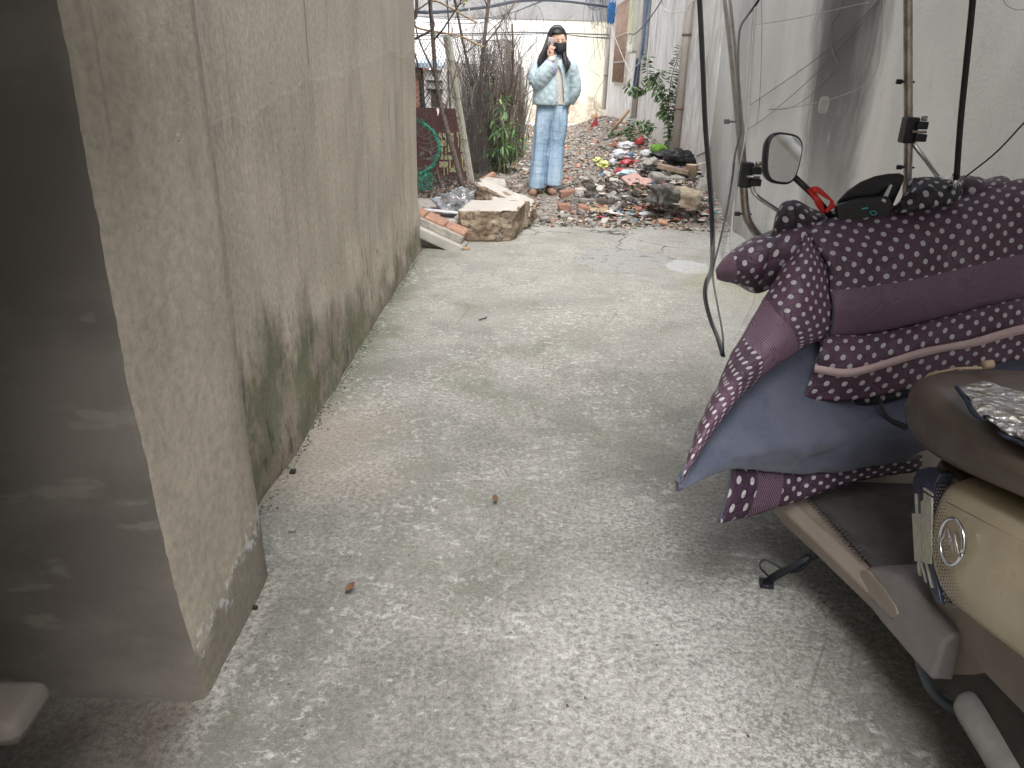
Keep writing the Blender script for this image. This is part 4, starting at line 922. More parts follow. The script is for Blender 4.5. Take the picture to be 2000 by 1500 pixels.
# soil-dark bushes low behind the fence
def leafquad(mb, p, d, n, L, w_, mi=0, curl=.3):
    d = d.normalized(); s = d.cross(n).normalized(); n = s.cross(d)
    a = p; b = p+d*L*.35+s*w_/2+n*.0; c = p+d*L*.35-s*w_/2; e = p+d*L*.75+s*w_*.35-n*L*curl*.2; f = p+d*L*.75-s*w_*.35-n*L*curl*.2; t = p+d*L-n*L*curl*.45
    k = p+d*L*.35+n*w_*.18*-1; k2 = p+d*L*.75-n*(L*curl*.2+w_*.12)
    mb.add([a, b, c, e, f, t, k, k2], [(0, 1, 6), (0, 6, 2), (1, 3, 7, 6), (6, 7, 4, 2), (3, 5, 7), (7, 5, 4)], mi)
ML1 = pm('bamboo_leaf', (.12, .24, .07), (.07, .16, .05), 9, .5, .05); ML2 = pm('bamboo_leaf_light', (.26, .38, .10), (.18, .30, .08), 9, .5, .05); ML3 = pm('dull_leaf', (.10, .17, .10), (.06, .12, .07), 9, .45, .05)
def bamboo(px, py, y, h, n, nl, label, seed, spread=.12, lean=0):
    r_ = random.Random(seed); p0 = W(px, py, y); p0.z = terr(p0.x, p0.y); t = thing('bamboo', p0, label, 'bamboo'); st = MB(); lf = MB()
    for k in range(n):
        b = p0+Vector((r_.gauss(0, .07), r_.gauss(0, .07), 0)); hh = h*r_.uniform(.6, 1); tip = b+Vector((lean+r_.gauss(0, spread), r_.gauss(0, spread), hh))
        pts = spline([b, b*.5+tip*.5+Vector((r_.gauss(0, .03), 0, .05)), tip], 6); st.tube(pts, [.005*(1-.6*i/(len(pts)-1)) for i in range(len(pts))], 5)
        for j in range(nl):
            q_ = pts[r_.randint(2, len(pts)-1)]; az = r_.uniform(0, 6.28)
            for s in range(r_.randint(2, 4)):
                a2 = az+r_.gauss(0, .5); d = Vector((math.cos(a2), math.sin(a2)*.8, r_.uniform(-.7, .4)))
                leafquad(lf, q_+Vector((r_.gauss(0, .015), 0, r_.gauss(0, .015))), d, Vector((0, 0, 1)), r_.uniform(.11, .21), r_.uniform(.018, .030), r_.choices((0, 1, 2), (5, 3, 4))[0], .6)
    st.build('stem', pm('bamboo_stem', (.38, .40, .16), (.28, .30, .12), 8, .6), t); lf.build('leaves', [ML1, ML2, ML3], t, recalc=False)
bamboo(972, 336, 10.3, 1.0, 7, 9, 'leafy bamboo clump nearest the path at the foot of the hedge', 1)
bamboo(955, 330, 10.6, 1.35, 5, 6, 'taller bamboo with pale green leaves in the middle of the hedge', 2)
bamboo(944, 320, 10.9, 1.75, 2, 4, 'single tall bamboo shoot with dark leaves near the forked tree', 3, .05)
bamboo(985, 330, 10.5, .62, 4, 7, 'short bamboo clump beside the second fence post', 4)
bamboo(1006, 322, 11.6, .45, 3, 5, 'lowest bamboo shoots between the two rear posts', 5)
bamboo(900, 10, 9.4, .01, 1, 1, 'stray bamboo sprig', 6) if False else None
# dead leaves and low weeds under fence
g = MB(); r_ = random.Random(9)
for k in range(1400):
    p = Vector((r_.uniform(-1.5, -.55), r_.uniform(8.0, 9.6), 0)); p.z = terr(p.x, p.y)+r_.uniform(.0, .05); leafquad(g, p, Vector((r_.gauss(0, 1), r_.gauss(0, 1), r_.gauss(.1, .3))), Vector((0, 0, 1)), r_.uniform(.03, .07), .015, r_.choices((0, 1, 2), (5, 3, 2))[0])
tag(g.build('leaf_litter', [M_TWIG, M_SOILC, pm('dry_leaf', (.34, .25, .17), (.24, .18, .12))], loc=(0, 0, 0), recalc=False), 'dead leaves and dry stalks under the chain link fence', 'leaf litter', kind='stuff')
# sapling by the right wall
def sapling(name, base, stems, label, seed, ls=.05, cat='sapling', sway=None):
    r_ = random.Random(seed); t = thing(name, base, label, cat); st = MB(); lf = MB()
    for pts, r in stems:
        P = spline(pts, 7); st.tube(P, [r*(1-.7*i/(len(P)-1)) for i in range(len(P))], 5)
        L = 0; flip = 0
        for i in range(3, len(P)):
            seg = P[i]-P[i-1]; d = seg.normalized()
            nst = max(1, int(seg.length/.042))
            for s in range(nst):
                q_ = P[i-1]+seg*s/nst; side = d.cross(Vector((.15, -1, .1))).normalized()
                for sg in (1, -1):
                    dd = side*sg+d*.35+Vector((r_.gauss(0, .2), r_.gauss(-.15, .3), -.28+r_.gauss(0, .2)))
                    if r_.random() < .9: leafquad(lf, q_+Vector((r_.gauss(0, .004), 0, 0)), dd, Vector((r_.gauss(0, .3), -.5, 1)), ls*r_.uniform(.7, 1.15), ls*.45*r_.uniform(.8, 1.1), r_.choice((0, 0, 1)), .5)
    st.build('stem', pm('sapling_stem', (.24, .19, .13), (.17, .13, .09)), t)
    lf.build('leaves', [pm('privet_leaf', (.07, .125, .05), (.045, .09, .035), 9, .42, .05), pm('privet_leaf_light', (.14, .21, .08), (.1, .17, .06), 9, .42, .05)], t, recalc=False)
q = lambda px, py, y=10.4: W(px, py, y)
sapling('leafy_sapling', Gt(1310, 306), [([q(1309, 308), q(1307, 250), q(1306, 200), q(1312, 150), q(1322, 118), q(1331, 88)], .010), ([q(1306, 306), q(1304, 240), q(1300, 190), q(1290, 175), q(1278, 165), q(1264, 150)], .007),
   ([q(1304, 225), q(1296, 205), q(1287, 187), q(1268, 165), q(1264, 135), q(1267, 108)], .006), ([q(1262, 168), q(1250, 176), q(1238, 180), q(1222, 165)], .004), ([q(1278, 165), q(1288, 150), q(1293, 135)], .004),
   ([q(1306, 235), q(1318, 215), q(1330, 200), q(1340, 195), q(1355, 190)], .005), ([q(1307, 260), q(1320, 240), q(1335, 228), q(1348, 222)], .005), ([q(1306, 215), q(1314, 190), q(1322, 170)], .005),
   ([q(1306, 248), q(1322, 232), q(1342, 215), q(1350, 205)], .005), ([q(1306, 240), q(1296, 222), q(1288, 215)], .004), ([q(1306, 275), q(1314, 262), q(1322, 250)], .004), ([q(1307, 232), q(1322, 215), q(1336, 208), q(1346, 212)], .005), ([q(1307, 200), q(1318, 180), q(1328, 160), q(1330, 145)], .005)],
   'tall leafy green sapling growing against the white wall', 5, .088)
q2 = lambda px, py: W(px, py, 11.6)
sapling('leafy_weed', Gt(1238, 285), [([q2(1238, 288), q2(1234, 265), q2(1232, 245), q2(1238, 228)], .006), ([q2(1240, 285), q2(1246, 268), q2(1258, 262), q2(1270, 255)], .004), ([q2(1238, 275), q2(1228, 260), q2(1226, 250)], .004), ([q2(1240, 250), q2(1255, 242), q2(1268, 245), q2(1275, 250)], .004)], 'low leafy shoot left of the tall sapling by the wall', 6, .08, 'weed')
q3 = lambda px, py: W(px, py, 13.2)
sapling('green_weed', Gt(1205, 278), [([q3(1205+a, 280), q3(1205+a*1.6, 268), q3(1205+a*2.4, 258)], .004) for a in (-6, -3, 0, 3, 6)], 'squat dark green weed at the wall foot beyond the shoot', 7, .07, 'weed')
# hanging sprigs top of hedge
bamboo_t = MB(); r_ = random.Random(21); c = W(899, 4, 9.0)
for k in range(50): leafquad(bamboo_t, c+Vector((r_.gauss(0, .05), r_.gauss(0, .05), r_.gauss(.02, .06))), Vector((r_.gauss(0, 1), r_.gauss(0, 1), -.5)), Vector((0, 0, 1)), .05, .02, 0)
bamboo_t.tube([c+Vector((0, 0, .5)), c], .004, 4); tag(bamboo_t.build('leafy_sprig', pm('yellow_leaf', (.38, .42, .14), (.28, .34, .1)), recalc=False), 'pale yellow green sprig hanging at the top edge left of the woman', 'sprig')

# ================================================================ cables, pipes, boxes on walls
M_CAB = pm('grey_cable', (.10, .12, .15), (.07, .085, .11), 10, .6, .05); M_CABB = pm('blue_black_cable', (.04, .06, .10), (.03, .04, .07), 10, .5, .05)
M_DPIPE = pm('cream_pipe', (.60, .555, .50), (.52, .48, .43), 5, .5, .05)
def cable(pts, r, label, mat=M_CAB, y=19, name='cable', cat='cable', k=8):
    m = MB(); m.tube(spline([W(*p[:2], p[2] if len(p) > 2 else y) for p in pts], k), r, 5); return tag(m.build(name, mat), label, cat)
m = MB(); r_ = random.Random(2)
for k in range(6): m.tube(spline([W(790+k, 22+r_.uniform(-2, 2), 15), W(860, 23+r_.uniform(-2, 2), 15.5), W(950, 14+r_.uniform(-2, 2), 16.5), W(1020, 1+r_.uniform(-1.5, 1.5), 17), W(1100, 2+r_.uniform(-1, 1), 18), W(1196, 15+r_.uniform(-1.5, 1.5), 20)], 8), .018, 5)
tag(m.build('cable_bundle', M_CAB), 'thick grey bundle of cables crossing the top of the alley', 'cable')
cable([(790, 30), (900, 38), (980, 30), (1060, 3)], .009, 'thin sagging wire just under the thick cable bundle')
cable([(790, 42), (880, 45), (950, 42), (1055, 3)], .008, 'second thin wire rising to the right under the bundle')
cable([(790, 65), (900, 66), (1010, 63), (1075, 64), (1190, 68)], .014, 'darker cable passing behind the woman at head height')
cable([(790, 69), (900, 69), (1075, 66), (1120, 69), (1190, 76)], .010, 'thin cable just under the one behind her head')
cable([(1096, 66), (1140, 72), (1190, 73)], .008, 'short thin wire right of her head drooping to the box')
cable([(1055, 2), (1012, 22), (1006, 40)], .008, 'curved dangling wire end above the hedge', k=6)
cable([(1035, 2), (1055, 18), (1062, 45), (1060, 66)], .006, 'thin wire hanging to the cable above the woman')
cable([(990, -10), (988, 60), (984, 95)], .006, 'vertical hanging wire over the right half of the hedge')
cable([(1048, 30), (1048, 95), (1053, 113)], .005, 'faint vertical wire just left of the woman')
cable([(1117, 30), (1105, 40), (1090, 53)], .005, 'short slanting wire end above the woman')
tg = MB(); r_ = random.Random(31)
for k in range(5):
    cx, cy, R0 = 1162+r_.uniform(-3, 6), 8+r_.uniform(-6, 4), 14+r_.uniform(-3, 5); tg.tube([W(cx+R0*math.cos(a*.4), cy+R0*.9*math.sin(a*.4), 20) for a in range(17)], .012 if k == 0 else .005, 4)
for k in range(16):
    x0 = r_.uniform(1150, 1190); x1 = x0+r_.uniform(-15, 12); tg.tube(spline([W(x0, -10, 20), W(x1, r_.uniform(20, 60), 20), W(x1+r_.uniform(-15, 15), r_.uniform(40, 130), 20)], 6), .005, 4)
tg.tube(spline([W(1186, 60, 20), W(1165, 95, 20), W(1150, 130, 20), W(1172, 150, 20)], 6), .005, 4); tg.tube(spline([W(1184, 150, 20), W(1165, 180, 20), W(1162, 210, 20), W(1180, 222, 20)], 6), .006, 4)
tag(tg.build('wire_tangle', M_CAB), 'tangle of looped loose wires hanging beside the blue box', 'wires')
bx = thing('junction_box', W(1195, 45, 19.5), 'blue junction box full of wires at the far corner of the white wall', 'junction box')
m = MB(); c = W(1194, 25, 19.5); m.box(c, (.16, .2, .42)); m.build('case', pm('blue_case', (.10, .22, .42), (.07, .16, .32), 10, .5), bx, bevel=.02)
m = MB()
for k in range(10): m.tube(spline([c+Vector((r_.uniform(-.1, .08), -.12, .3)), c+Vector((r_.uniform(-.12, .1), -.15, 0)), c+Vector((r_.uniform(-.1, .08), -.12, -.25))], 4), .009, 4)
m.build('wiring', M_BLUET, bx)
# meter box with conduits on the white wall
XM = 1.96
mb2 = thing('meter_box', XP(1245, 100, XM), 'pale translucent meter box strapped high on the white wall', 'meter box')
def wq(px, py, x=XM): return XP(px, py, x)
def wbox(mb, pa, pb, th, off=.02):       # rectangle on the wall plane between two pixels
    a, b = wq(*pa), wq(*pb); y0, y1 = sorted((a.y, b.y)); z0, z1 = sorted((a.z, b.z)); mb.box((XM-off-th/2, (y0+y1)/2, (z0+z1)/2), (th, y1-y0, z1-z0))
ymb = 15.0
m = MB(); m.box((XM-.10, 15.0, 2.22), (.16, .75, 1.05)); m.build('case', pm('milky_case', (.50, .50, .43), (.42, .42, .36), 4, .3, .05), mb2, bevel=.05)
m = MB(); m.box((XM-.19, 15.18, 2.3), (.03, .22, .6)); m.box((XM-.19, 14.85, 2.1), (.03, .2, .5)); m.build('meter', pm('meter_cream', (.62, .60, .38), (.5, .48, .3), 6, .4), mb2, bevel=.02)
cb = thing('conduit_bundle', (XM-.1, 14.1, 1.7), 'dark blue bundle of conduits beside the pale meter box', 'conduits')
m = MB()
for k in range(8): 
    y = 13.95+k*.05; m.tube(spline([(XM-.06-.02*(k % 2), y, 3.6), (XM-.06, y, 2.4), (XM-.07, 14.1+r_.uniform(-.06, .06), 1.75), (XM-.1, 14.12+r_.uniform(-.04, .04), 1.45)], 4), .024, 5)
m.build('conduit', pm('slate_conduit', (.13, .18, .26), (.09, .13, .19), 6, .5), cb)
m = MB(); m.box((XM-.03, 14.15, 2.6), (.05, .42, 1.9)); m.build('backplate', pm('grey_plate', (.28, .31, .34)), cb, bevel=.01)
m = MB(); m.tube(spline([(XM-.1, 14.1, 1.5), (XM-.12, 14.05, 1.15), (XM-.12, 14.2, .98), (XM-.12, 14.4, 1.15), (XM-.1, 14.38, 1.6)], 6), .022, 6); m.build('loop', M_CABB, cb)
def pipe(y, x, r, z0, z1, label, br=()):
    t = thing('drainpipe', (x, y, z0), label, 'drainpipe'); m = MB(); m.tube([(x, y, z0), (x, y, (z0+z1)/2), (x, y, z1)], r, 12); m.build('pipe', M_DPIPE, t)
    for z in br: m = MB(); m.tube([(x, y, z-.015), (x, y, z+.015)], r+.006, 12); m.box((x+.04, y, z), (.08, .02, .02)); m.build('bracket', pm('rust_bracket', (.22, .15, .12)), t)
pipe(10.25, XM-.06, .048, .45, 4.0, 'nearest cream drainpipe on the white wall behind the sapling', (.95, 1.8))
pipe(14.65, XM-.05, .05, .6, 4.0, 'middle cream drainpipe below the pale meter box', (1.15,))
pipe(20.6, XM-.05, .05, .5, 4.0, 'farthest cream drainpipe at the corner of the white wall', (1.3,))
cable([(1375, -10, 6.2), (1350, 5, 9), (1338, 22, 10), (1300, 20, 11), (1292, -10, 11)], .006, 'white wire looping at the top of the white wall', M_PVC)
cable([(1265, 105, 13.5), (1240, 130, 14), (1225, 130, 15), (1190, 45, 19)], .006, 'thin pale wire slanting down from the blue box to the meter box', M_PVC)
cable([(1228, 66, 14), (1240, 66, 13.8), (1262, 45, 13), (1290, 5, 11.5), (1300, -15, 11)], .009, 'thin dark cable rising right across the meter box')
# wires on the grey wall
XG = 1.955
def wcable(pts, r, label, mat=M_CAB, x=XG): m = MB(); m.tube(spline([XP(*p, x) for p in pts], 7), r, 5); return tag(m.build('wall_wire', mat), label, 'wire')
M_THIN = pm('thin_wire', (.10, .10, .10))
wcable([(1465, 205), (1560, 140), (1650, 70), (1722, -5)], .0025, 'straighter thin wire rising right over the dark stain', M_THIN)
wcable([(1440, 260), (1478, 242), (1560, 175), (1640, 95), (1735, -15)], .0022, 'lower thin wire nearly parallel across the dark stain', M_THIN)
wcable([(1478, 242), (1484, 190), (1488, 60), (1486, -10)], .0022, 'vertical thin wire joining the lower slanting wire', M_THIN)
wcable([(1500, 215), (1545, 210), (1590, 180), (1632, 140)], .002, 'short thin wire curving up into the dark stain', M_THIN)
wcable([(1650, -10), (1640, 25), (1623, 55), (1626, 100), (1637, 125)], .0028, 'kinked thin wire hanging at the top of the dark stain', M_THIN)
wcable([(1360, 305), (1390, 290)], .004, 'short rusty rod sticking out of the wall corner above the heap', M_THIN)

# ================================================================ person
PY = 8.75
def w3(px, py, dy=0): return W(px, py, PY+dy)
PXS = (w3(1101, 200)-w3(1100, 200)).length
pr0 = w3(1064, 372); PB = Vector((pr0.x, PY, terr(pr0.x, PY)))
per = thing('person', PB, 'woman in pale blue quilted jacket, wide jeans and black mask talking on a phone', 'person')
SKIN = pm('skin', (.62, .40, .30), (.58, .36, .27), 8, .55, .03)
def ring(cx, cy, cz, rx, ry, n=20, ph=0, e=2.0):
    out = []
    for k in range(n):
        a = 2*math.pi*k/n+ph; c_, s_ = math.cos(a), math.sin(a)
        out.append(Vector((cx+rx*abs(c_)**(2/e)*(1 if c_ >= 0 else -1), cy+ry*abs(s_)**(2/e)*(1 if s_ >= 0 else -1), cz)))
    return out
# body: one continuous surface grown over a skeleton
bv, be, brd = [], [], []
def bj(p, r, parent=None):
    bv.append(Vector(p)-PB); brd.append(r)
    if parent is not None: be.append((parent, len(bv)-1))
    return len(bv)-1
pel = bj(w3(1077, 215), (.13, .095)); wst = bj(w3(1080, 190), (.105, .08), pel); chs = bj(w3(1083, 150), (.135, .095), wst); shc = bj(w3(1084, 124), (.10, .07), chs)
nk = bj(w3(1088, 112), (.048, .048), shc); nk2 = bj(w3(1091, 103, -.01), (.046, .050), nk)
h1 = bj(w3(1093, 95, -.02), (.066, .075), nk2); h2 = bj(w3(1092, 82, -.01), (.076, .092), h1); h3 = bj(w3(1089, 70, 0), (.072, .085), h2); h4 = bj(w3(1088, 62, .01), (.04, .05), h3)
s1 = bj(w3(1061, 124), (.05, .05), shc); e1 = bj(w3(1050, 163, -.03), (.042, .042), s1); wr1 = bj(w3(1074, 121, -.13), (.024, .028), e1)
pl1 = bj(w3(1075, 111, -.135), (.030, .018), wr1); pl2 = bj(w3(1077, 101, -.13), (.034, .018), pl1)
fing = [((1081, 96), (1085, 92)), ((1079, 93), (1083.5, 91)), ((1075, 94), (1080, 88.5)), ((1072.5, 97), (1076, 88))]
for i, (a, b) in enumerate(fing):
    f_ = bj(w3(*a, -.15), (.0085, .009), pl2); bj(w3(*b, -.135), (.006, .007), f_)
tb = bj(w3(1070.5, 105, -.12), (.009, .010), pl1); bj(w3(1071, 96, -.10), (.007, .008), tb)
s2 = bj(w3(1109, 124), (.05, .05), shc); e2 = bj(w3(1123, 168, .04), (.042, .042), s2); wr2 = bj(w3(1111, 203, .08), (.024, .028), e2); pl3 = bj(w3(1107, 212, .09), (.034, .018), wr2)
for i in range(4): f_ = bj(w3(1103+i*2.4, 219, .09), (.0085, .009), pl3); bj(w3(1101+i*2.6, 225, .08), (.006, .007), f_)
tb2 = bj(w3(1101, 211, .07), (.009, .01), wr2); bj(w3(1098, 216, .06), (.007, .008), tb2)
for (hx, kx, kxy, ax, axy, fx, fy, dy) in ((1062, 1055, 280, 1047, 362, 1043, 371, 0), (1091, 1087, 280, 1083, 356, 1077, 365, .05)):
    hp = bj(w3(hx, 225), (.072, .072), pel); kn = bj(w3(kx, kxy), (.048, .048), hp); an = bj(w3(ax, axy, dy), (.036, .04), kn); bj(w3(fx, fy, dy-.13), (.036, .025), an)
me = bpy.data.meshes.new('body'); me.from_pydata(bv, be, []); bo = bpy.data.objects.new('body', me); C.objects.link(bo); bo.parent = per; me.materials.append(SKIN)
sk = bo.modifiers.new('skin', 'SKIN'); sk.use_smooth_shade = True
for i, r in enumerate(brd): me.skin_vertices[0].data[i].radius = r
me.skin_vertices[0].data[0].use_root = True
sb = bo.modifiers.new('sub', 'SUBSURF'); sb.levels = 2; sb.render_levels = 2
# jeans
def m_denim(nm, a, b, sc=60):
    t = NT(nm); p = t.obj(); n = t.noise(t.mapv(p, (3, 3, 1)), 2.5, 4, .6); f = t.noise(p, sc*4, 3); w_ = t.noise(t.mapv(p, (2, 2, 9)), 1.6, 3, .6)
    col = t.mix(t.step(n, .38, .62), a, b); col = t.mix(t.mth('MULTIPLY', t.step(f, .5, .7), .3), col, tuple(min(1, x*1.5) for x in b))
    fold = t.noise(t.mapv(p, (14, 14, 1.2)), 1.0, 3, .5, .8)
    return t.fin(col, .85, t.bump(t.mth('ADD', t.mth('MULTIPLY', fold, 3), w_), .55, .03), 0, .2)
M_JEAN = m_denim('light_denim', (.30, .43, .58), (.40, .53, .66))
def legrings(rows, dy=0, e=2.2):
    out = []
    rows2 = []
    for i in range(len(rows)-1):
        for j in range(4):
            t = j/4; rows2.append([rows[i][k]*(1-t)+rows[i+1][k]*t for k in range(4)])
    rows2.append(list(rows[-1]))
    for py, xl, xr, ry in rows2:
        c_ = w3((xl+xr)/2, py, dy); out.append([v+Vector((.010*noise.noise(Vector((v.x*22, v.y*22, v.z*2.2))), .012*noise.noise(Vector((v.x*24, 5, v.z*2.5))), 0)) for v in ring(c_.x, c_.y, c_.z, (xr-xl)/2*PXS, ry, 26, 0, e)])
    return out
jn = MB()
0 and jn.rings(legrings([(198, 1048, 1108, .115), (215, 1047, 1109, .125), (230, 1044.4, 1110, .130), (243, 1043.0, 1109.3, .125), (256, 1043.4, 1106.0, .110), (272, 1048, 1100, .082)], 0))
jn.rings(legrings([(198, 1048, 1092, .112), (215, 1047, 1091, .122), (230, 1044.6, 1088, .125), (243, 1043, 1083, .122), (256, 1042, 1077.5, .118), (268, 1041.2, 1075, .114), (283, 1040, 1071, .11), (305, 1037, 1069, .115), (325, 1035, 1067.5, .12), (345, 1033, 1066.5, .13), (366, 1030.5, 1065, .14)]))
jn.rings(legrings([(198, 1064, 1108, .112), (215, 1066, 1109, .122), (230, 1067, 1110, .125), (243, 1069.5, 1109.3, .122), (256, 1072, 1107, .118), (268, 1071.5, 1104.5, .114), (283, 1070, 1102.5, .11), (305, 1068, 1101.5, .115), (325, 1067, 1101, .12), (345, 1066, 1100, .13), (361, 1065.5, 1098, .14)], .015))
jo = jn.build('jeans', M_JEAN, per, recalc=True); s_ = jo.modifiers.new('remesh', 'REMESH'); s_.mode = 'VOXEL'; s_.voxel_size = .007; s_.use_smooth_shade = True; s2_ = jo.modifiers.new('smooth', 'SMOOTH'); s2_.factor = .5; s2_.iterations = 14
m = MB(); m.tube(spline([w3(1083, 202, -.128), w3(1083, 215, -.14), w3(1081, 228, -.145)], 4), .004, 4); m.tube([w3(1050+i*3.2, 200.2, -.02-.11*math.sin(math.pi*(i+.5)/18)) for i in range(18)], .004, 4); m.build('seam', pm('denim_seam', (.24, .32, .42)), jo)
# shoes
M_SHOE = pm('tan_suede', (.26, .16, .11), (.20, .12, .085), 20, .9, .2)
for (x, y_, dy, a) in ((1042, 373.5, 0, -8), (1077, 367.5, .05, 14)):
    c_ = w3(x, y_, dy-.12); c_.z = terr(c_.x, c_.y)+.0; rr = []
    for i, (yy, wx, hz) in enumerate(((.17, .030, .05), (.12, .038, .075), (.05, .040, .07), (-.02, .045, .062), (-.07, .047, .055), (-.105, .040, .045), (-.125, .024, .03))):
        rr.append([c_+rz(a) @ Vector((wx*math.cos(k*math.pi/8), yy, .012+max(0, hz*math.sin(k*math.pi/8)) if k <= 8 else .012)) for k in range(16)])
    m = MB(); m.rings(rr); so_ = m.build('shoe', M_SHOE, per); m = MB()
    m.rings([[c_+rz(a) @ Vector((wx*1.06*math.cos(k*math.pi/5), yy*1.02, .0 + (.016 if 0 < k < 5 else 0))) for k in range(10)] for yy, wx in ((.17, .03), (.12, .038), (.05, .04), (-.02, .045), (-.07, .047), (-.105, .04), (-.128, .024))]); m.build('sole', pm('gum_sole', (.12, .08, .06)), so_)
# jumper under the open jacket
m = MB(); c0 = w3(1088, 150)
m.rings([[v for v in ring(w3(cx, py).x, PY+.0, w3(cx, py).z, rx, ry, 20, 0, 2.2)] for cx, py, rx, ry in ((1082, 203, .15, .112), (1084, 185, .135, .11), (1085, 160, .14, .115), (1086, 138, .13, .11), (1087, 122, .10, .085), (1088, 113, .06, .06))], caps=False); m.build('jumper', pm('cream_knit', (.66, .62, .55), (.58, .54, .48), 50, .9, .4), per)
# jacket: torso shell open at the front, sleeves, collar
def m_quilt():
    t = NT('quilted_pale_blue'); p = t.obj(); wv = t.n('ShaderNodeTexWave'); t.l(t.mapv(p, (1, .3, 1), (0, R_(40), 0)), wv.inputs[0]); wv.inputs['Scale'].default_value = 5; wv.inputs['Distortion'].default_value = 1.8; wv.inputs['Detail'].default_value = 2
    wv2 = t.n('ShaderNodeTexWave'); t.l(t.mapv(p, (1, .3, 1), (0, R_(-42), 0)), wv2.inputs[0]); wv2.inputs['Scale'].default_value = 4; wv2.inputs['Distortion'].default_value = 2
    h = t.mth('MINIMUM', wv.outputs['Fac'], wv2.outputs['Fac']); n = t.noise(p, 4, 3)
    col = t.mix(t.step(h, .0, .35), (.42, .53, .58), (.50, .62, .67)); col = t.mix(t.mth('MULTIPLY', t.step(n, .45, .65), .3), col, (.58, .68, .72))
    return t.fin(col, .75, t.bump(t.mth('ADD', t.mth('MULTIPLY', h, .6), t.noise(t.mapv(p, (9, 9, 5)), 1.5, 4, .6, 1.0)), .42, .014), 0, .25)
M_JACK = m_quilt()
def shellrow(cx, py, rx, ry, g0, g1, n=30, dz=0):     # opens between angles g0..g1 (deg, -90 = toward camera)
    c_ = w3(cx, py); out = []
    for k in range(n):
        a = R_(g1+(360-(g1-g0))*k/(n-1)); ca, sa = math.cos(a), math.sin(a); out.append(Vector((c_.x+rx*(abs(ca)**.9)*(1 if ca >= 0 else -1), c_.y+ry*(abs(sa)**.9)*(1 if sa >= 0 else -1)+.004*noise.noise(Vector((a*3, py*.1, 0))), c_.z+dz)))
    return out
rows = [(1075.5, 205, .190, .15, -73, -50), (1077, 196, .198, .16, -75, -50), (1078, 180, .190, .16, -77, -52), (1080, 160, .180, .15, -80, -58), (1082, 142, .172, .14, -84, -66), (1083.5, 132, .165, .125, -88, -76), (1084, 124, .155, .11, -90, -84), (1085.5, 118, .12, .09, -90, -85), (1087, 113, .08, .075, -90, -85), (1088, 108, .068, .068, -90, -85)]
rr = []
for i in range(len(rows)-1):
    for j in range(3): t_ = j/3; rr.append(shellrow(*[rows[i][k]*(1-t_)+rows[i+1][k]*t_ for k in range(6)]))
rr.append(shellrow(*rows[-1]))
jk = MB(); jk.rings(rr, caps=False, closed=False)
def sleeve(pts, rs, mi=0, cap=False):
    P = spline(pts, 6); n = len(P); R = []
    for i in range(n):
        u = i/(n-1)*(len(rs)-1); k = min(int(u), len(rs)-2); R.append((rs[k]*(1-(u-k))+rs[k+1]*(u-k))*(1+.03*math.sin(i*1.9)))
    jk.tube(P, R, 16, mi, cap)
sleeve([w3(1066, 122), w3(1055, 133, -.01), w3(1049, 148, -.03), w3(1050, 162, -.05)], [.055, .080, .088, .085])
sleeve([w3(1049, 166, -.04), w3(1055, 160, -.08), w3(1063, 146, -.12), w3(1072, 132, -.14), w3(1077, 124, -.14)], [.075, .09, .085, .068, .058])
sleeve([w3(1104, 121), w3(1113, 130, .01), w3(1119, 148, .03), w3(1123, 168, .04), w3(1121, 182, .05), w3(1113, 200, .08)], [.055, .070, .066, .062, .060, .045])
jo2 = jk.build('jacket', M_JACK, per); s_ = jo2.modifiers.new('solid', 'SOLIDIFY'); s_.thickness = .014; s_.offset = 0
m = MB(); P = [w3(1074, 136, -.155), w3(1077, 128, -.15), w3(1080, 120, -.145)]
m.rings([ [c_+ (Vector((math.cos(a*.4488), 0, 0))*r*1.0 + Vector((.35, -.0, .8)).cross(Vector((0, 1, 0))).normalized()*0 + Vector((0, 1, 0))*math.sin(a*.4488)*r + Vector((0, 0, -.45))*math.cos(a*.4488)*r) for a in range(14)] for c_, r in zip([w3(1073, 141, -.13), w3(1075.5, 134, -.14), w3(1077, 126, -.14), w3(1076.5, 120, -.14)], (.064, .066, .062, .054))], caps=False)
m.build('cuff', pm('lavender_lining', (.42, .45, .62), (.36, .38, .55), 12, .8), jo2)
m = MB(); m.tube([w3(1078, 122, -.145), w3(1075, 112, -.14)], [.040, .034], 12); m.build('inner_cuff', pm('cream_knit', (.7, .65, .6)), jo2)
for (x, y_) in ((1089.5, 114.5), (1089, 119), (1088.8, 126), (1088.7, 131), (1090, 163), (1090, 177), (1092, 192)):
    bm = bmesh.new(); bmesh.ops.create_uvsphere(bm, u_segments=10, v_segments=6, radius=.0085); c_ = w3(x, y_, -.10 if y_ < 120 else (-.125 if y_ < 135 else -.165)); m = MB(); m.add([c_+v.co*1.0 for v in bm.verts], [tuple(v.index for v in f.verts) for f in bm.faces]); bm.free(); m.build('button', pm('pearl', (.85, .85, .83), (.8, .8, .8), 4, .25), jo2)
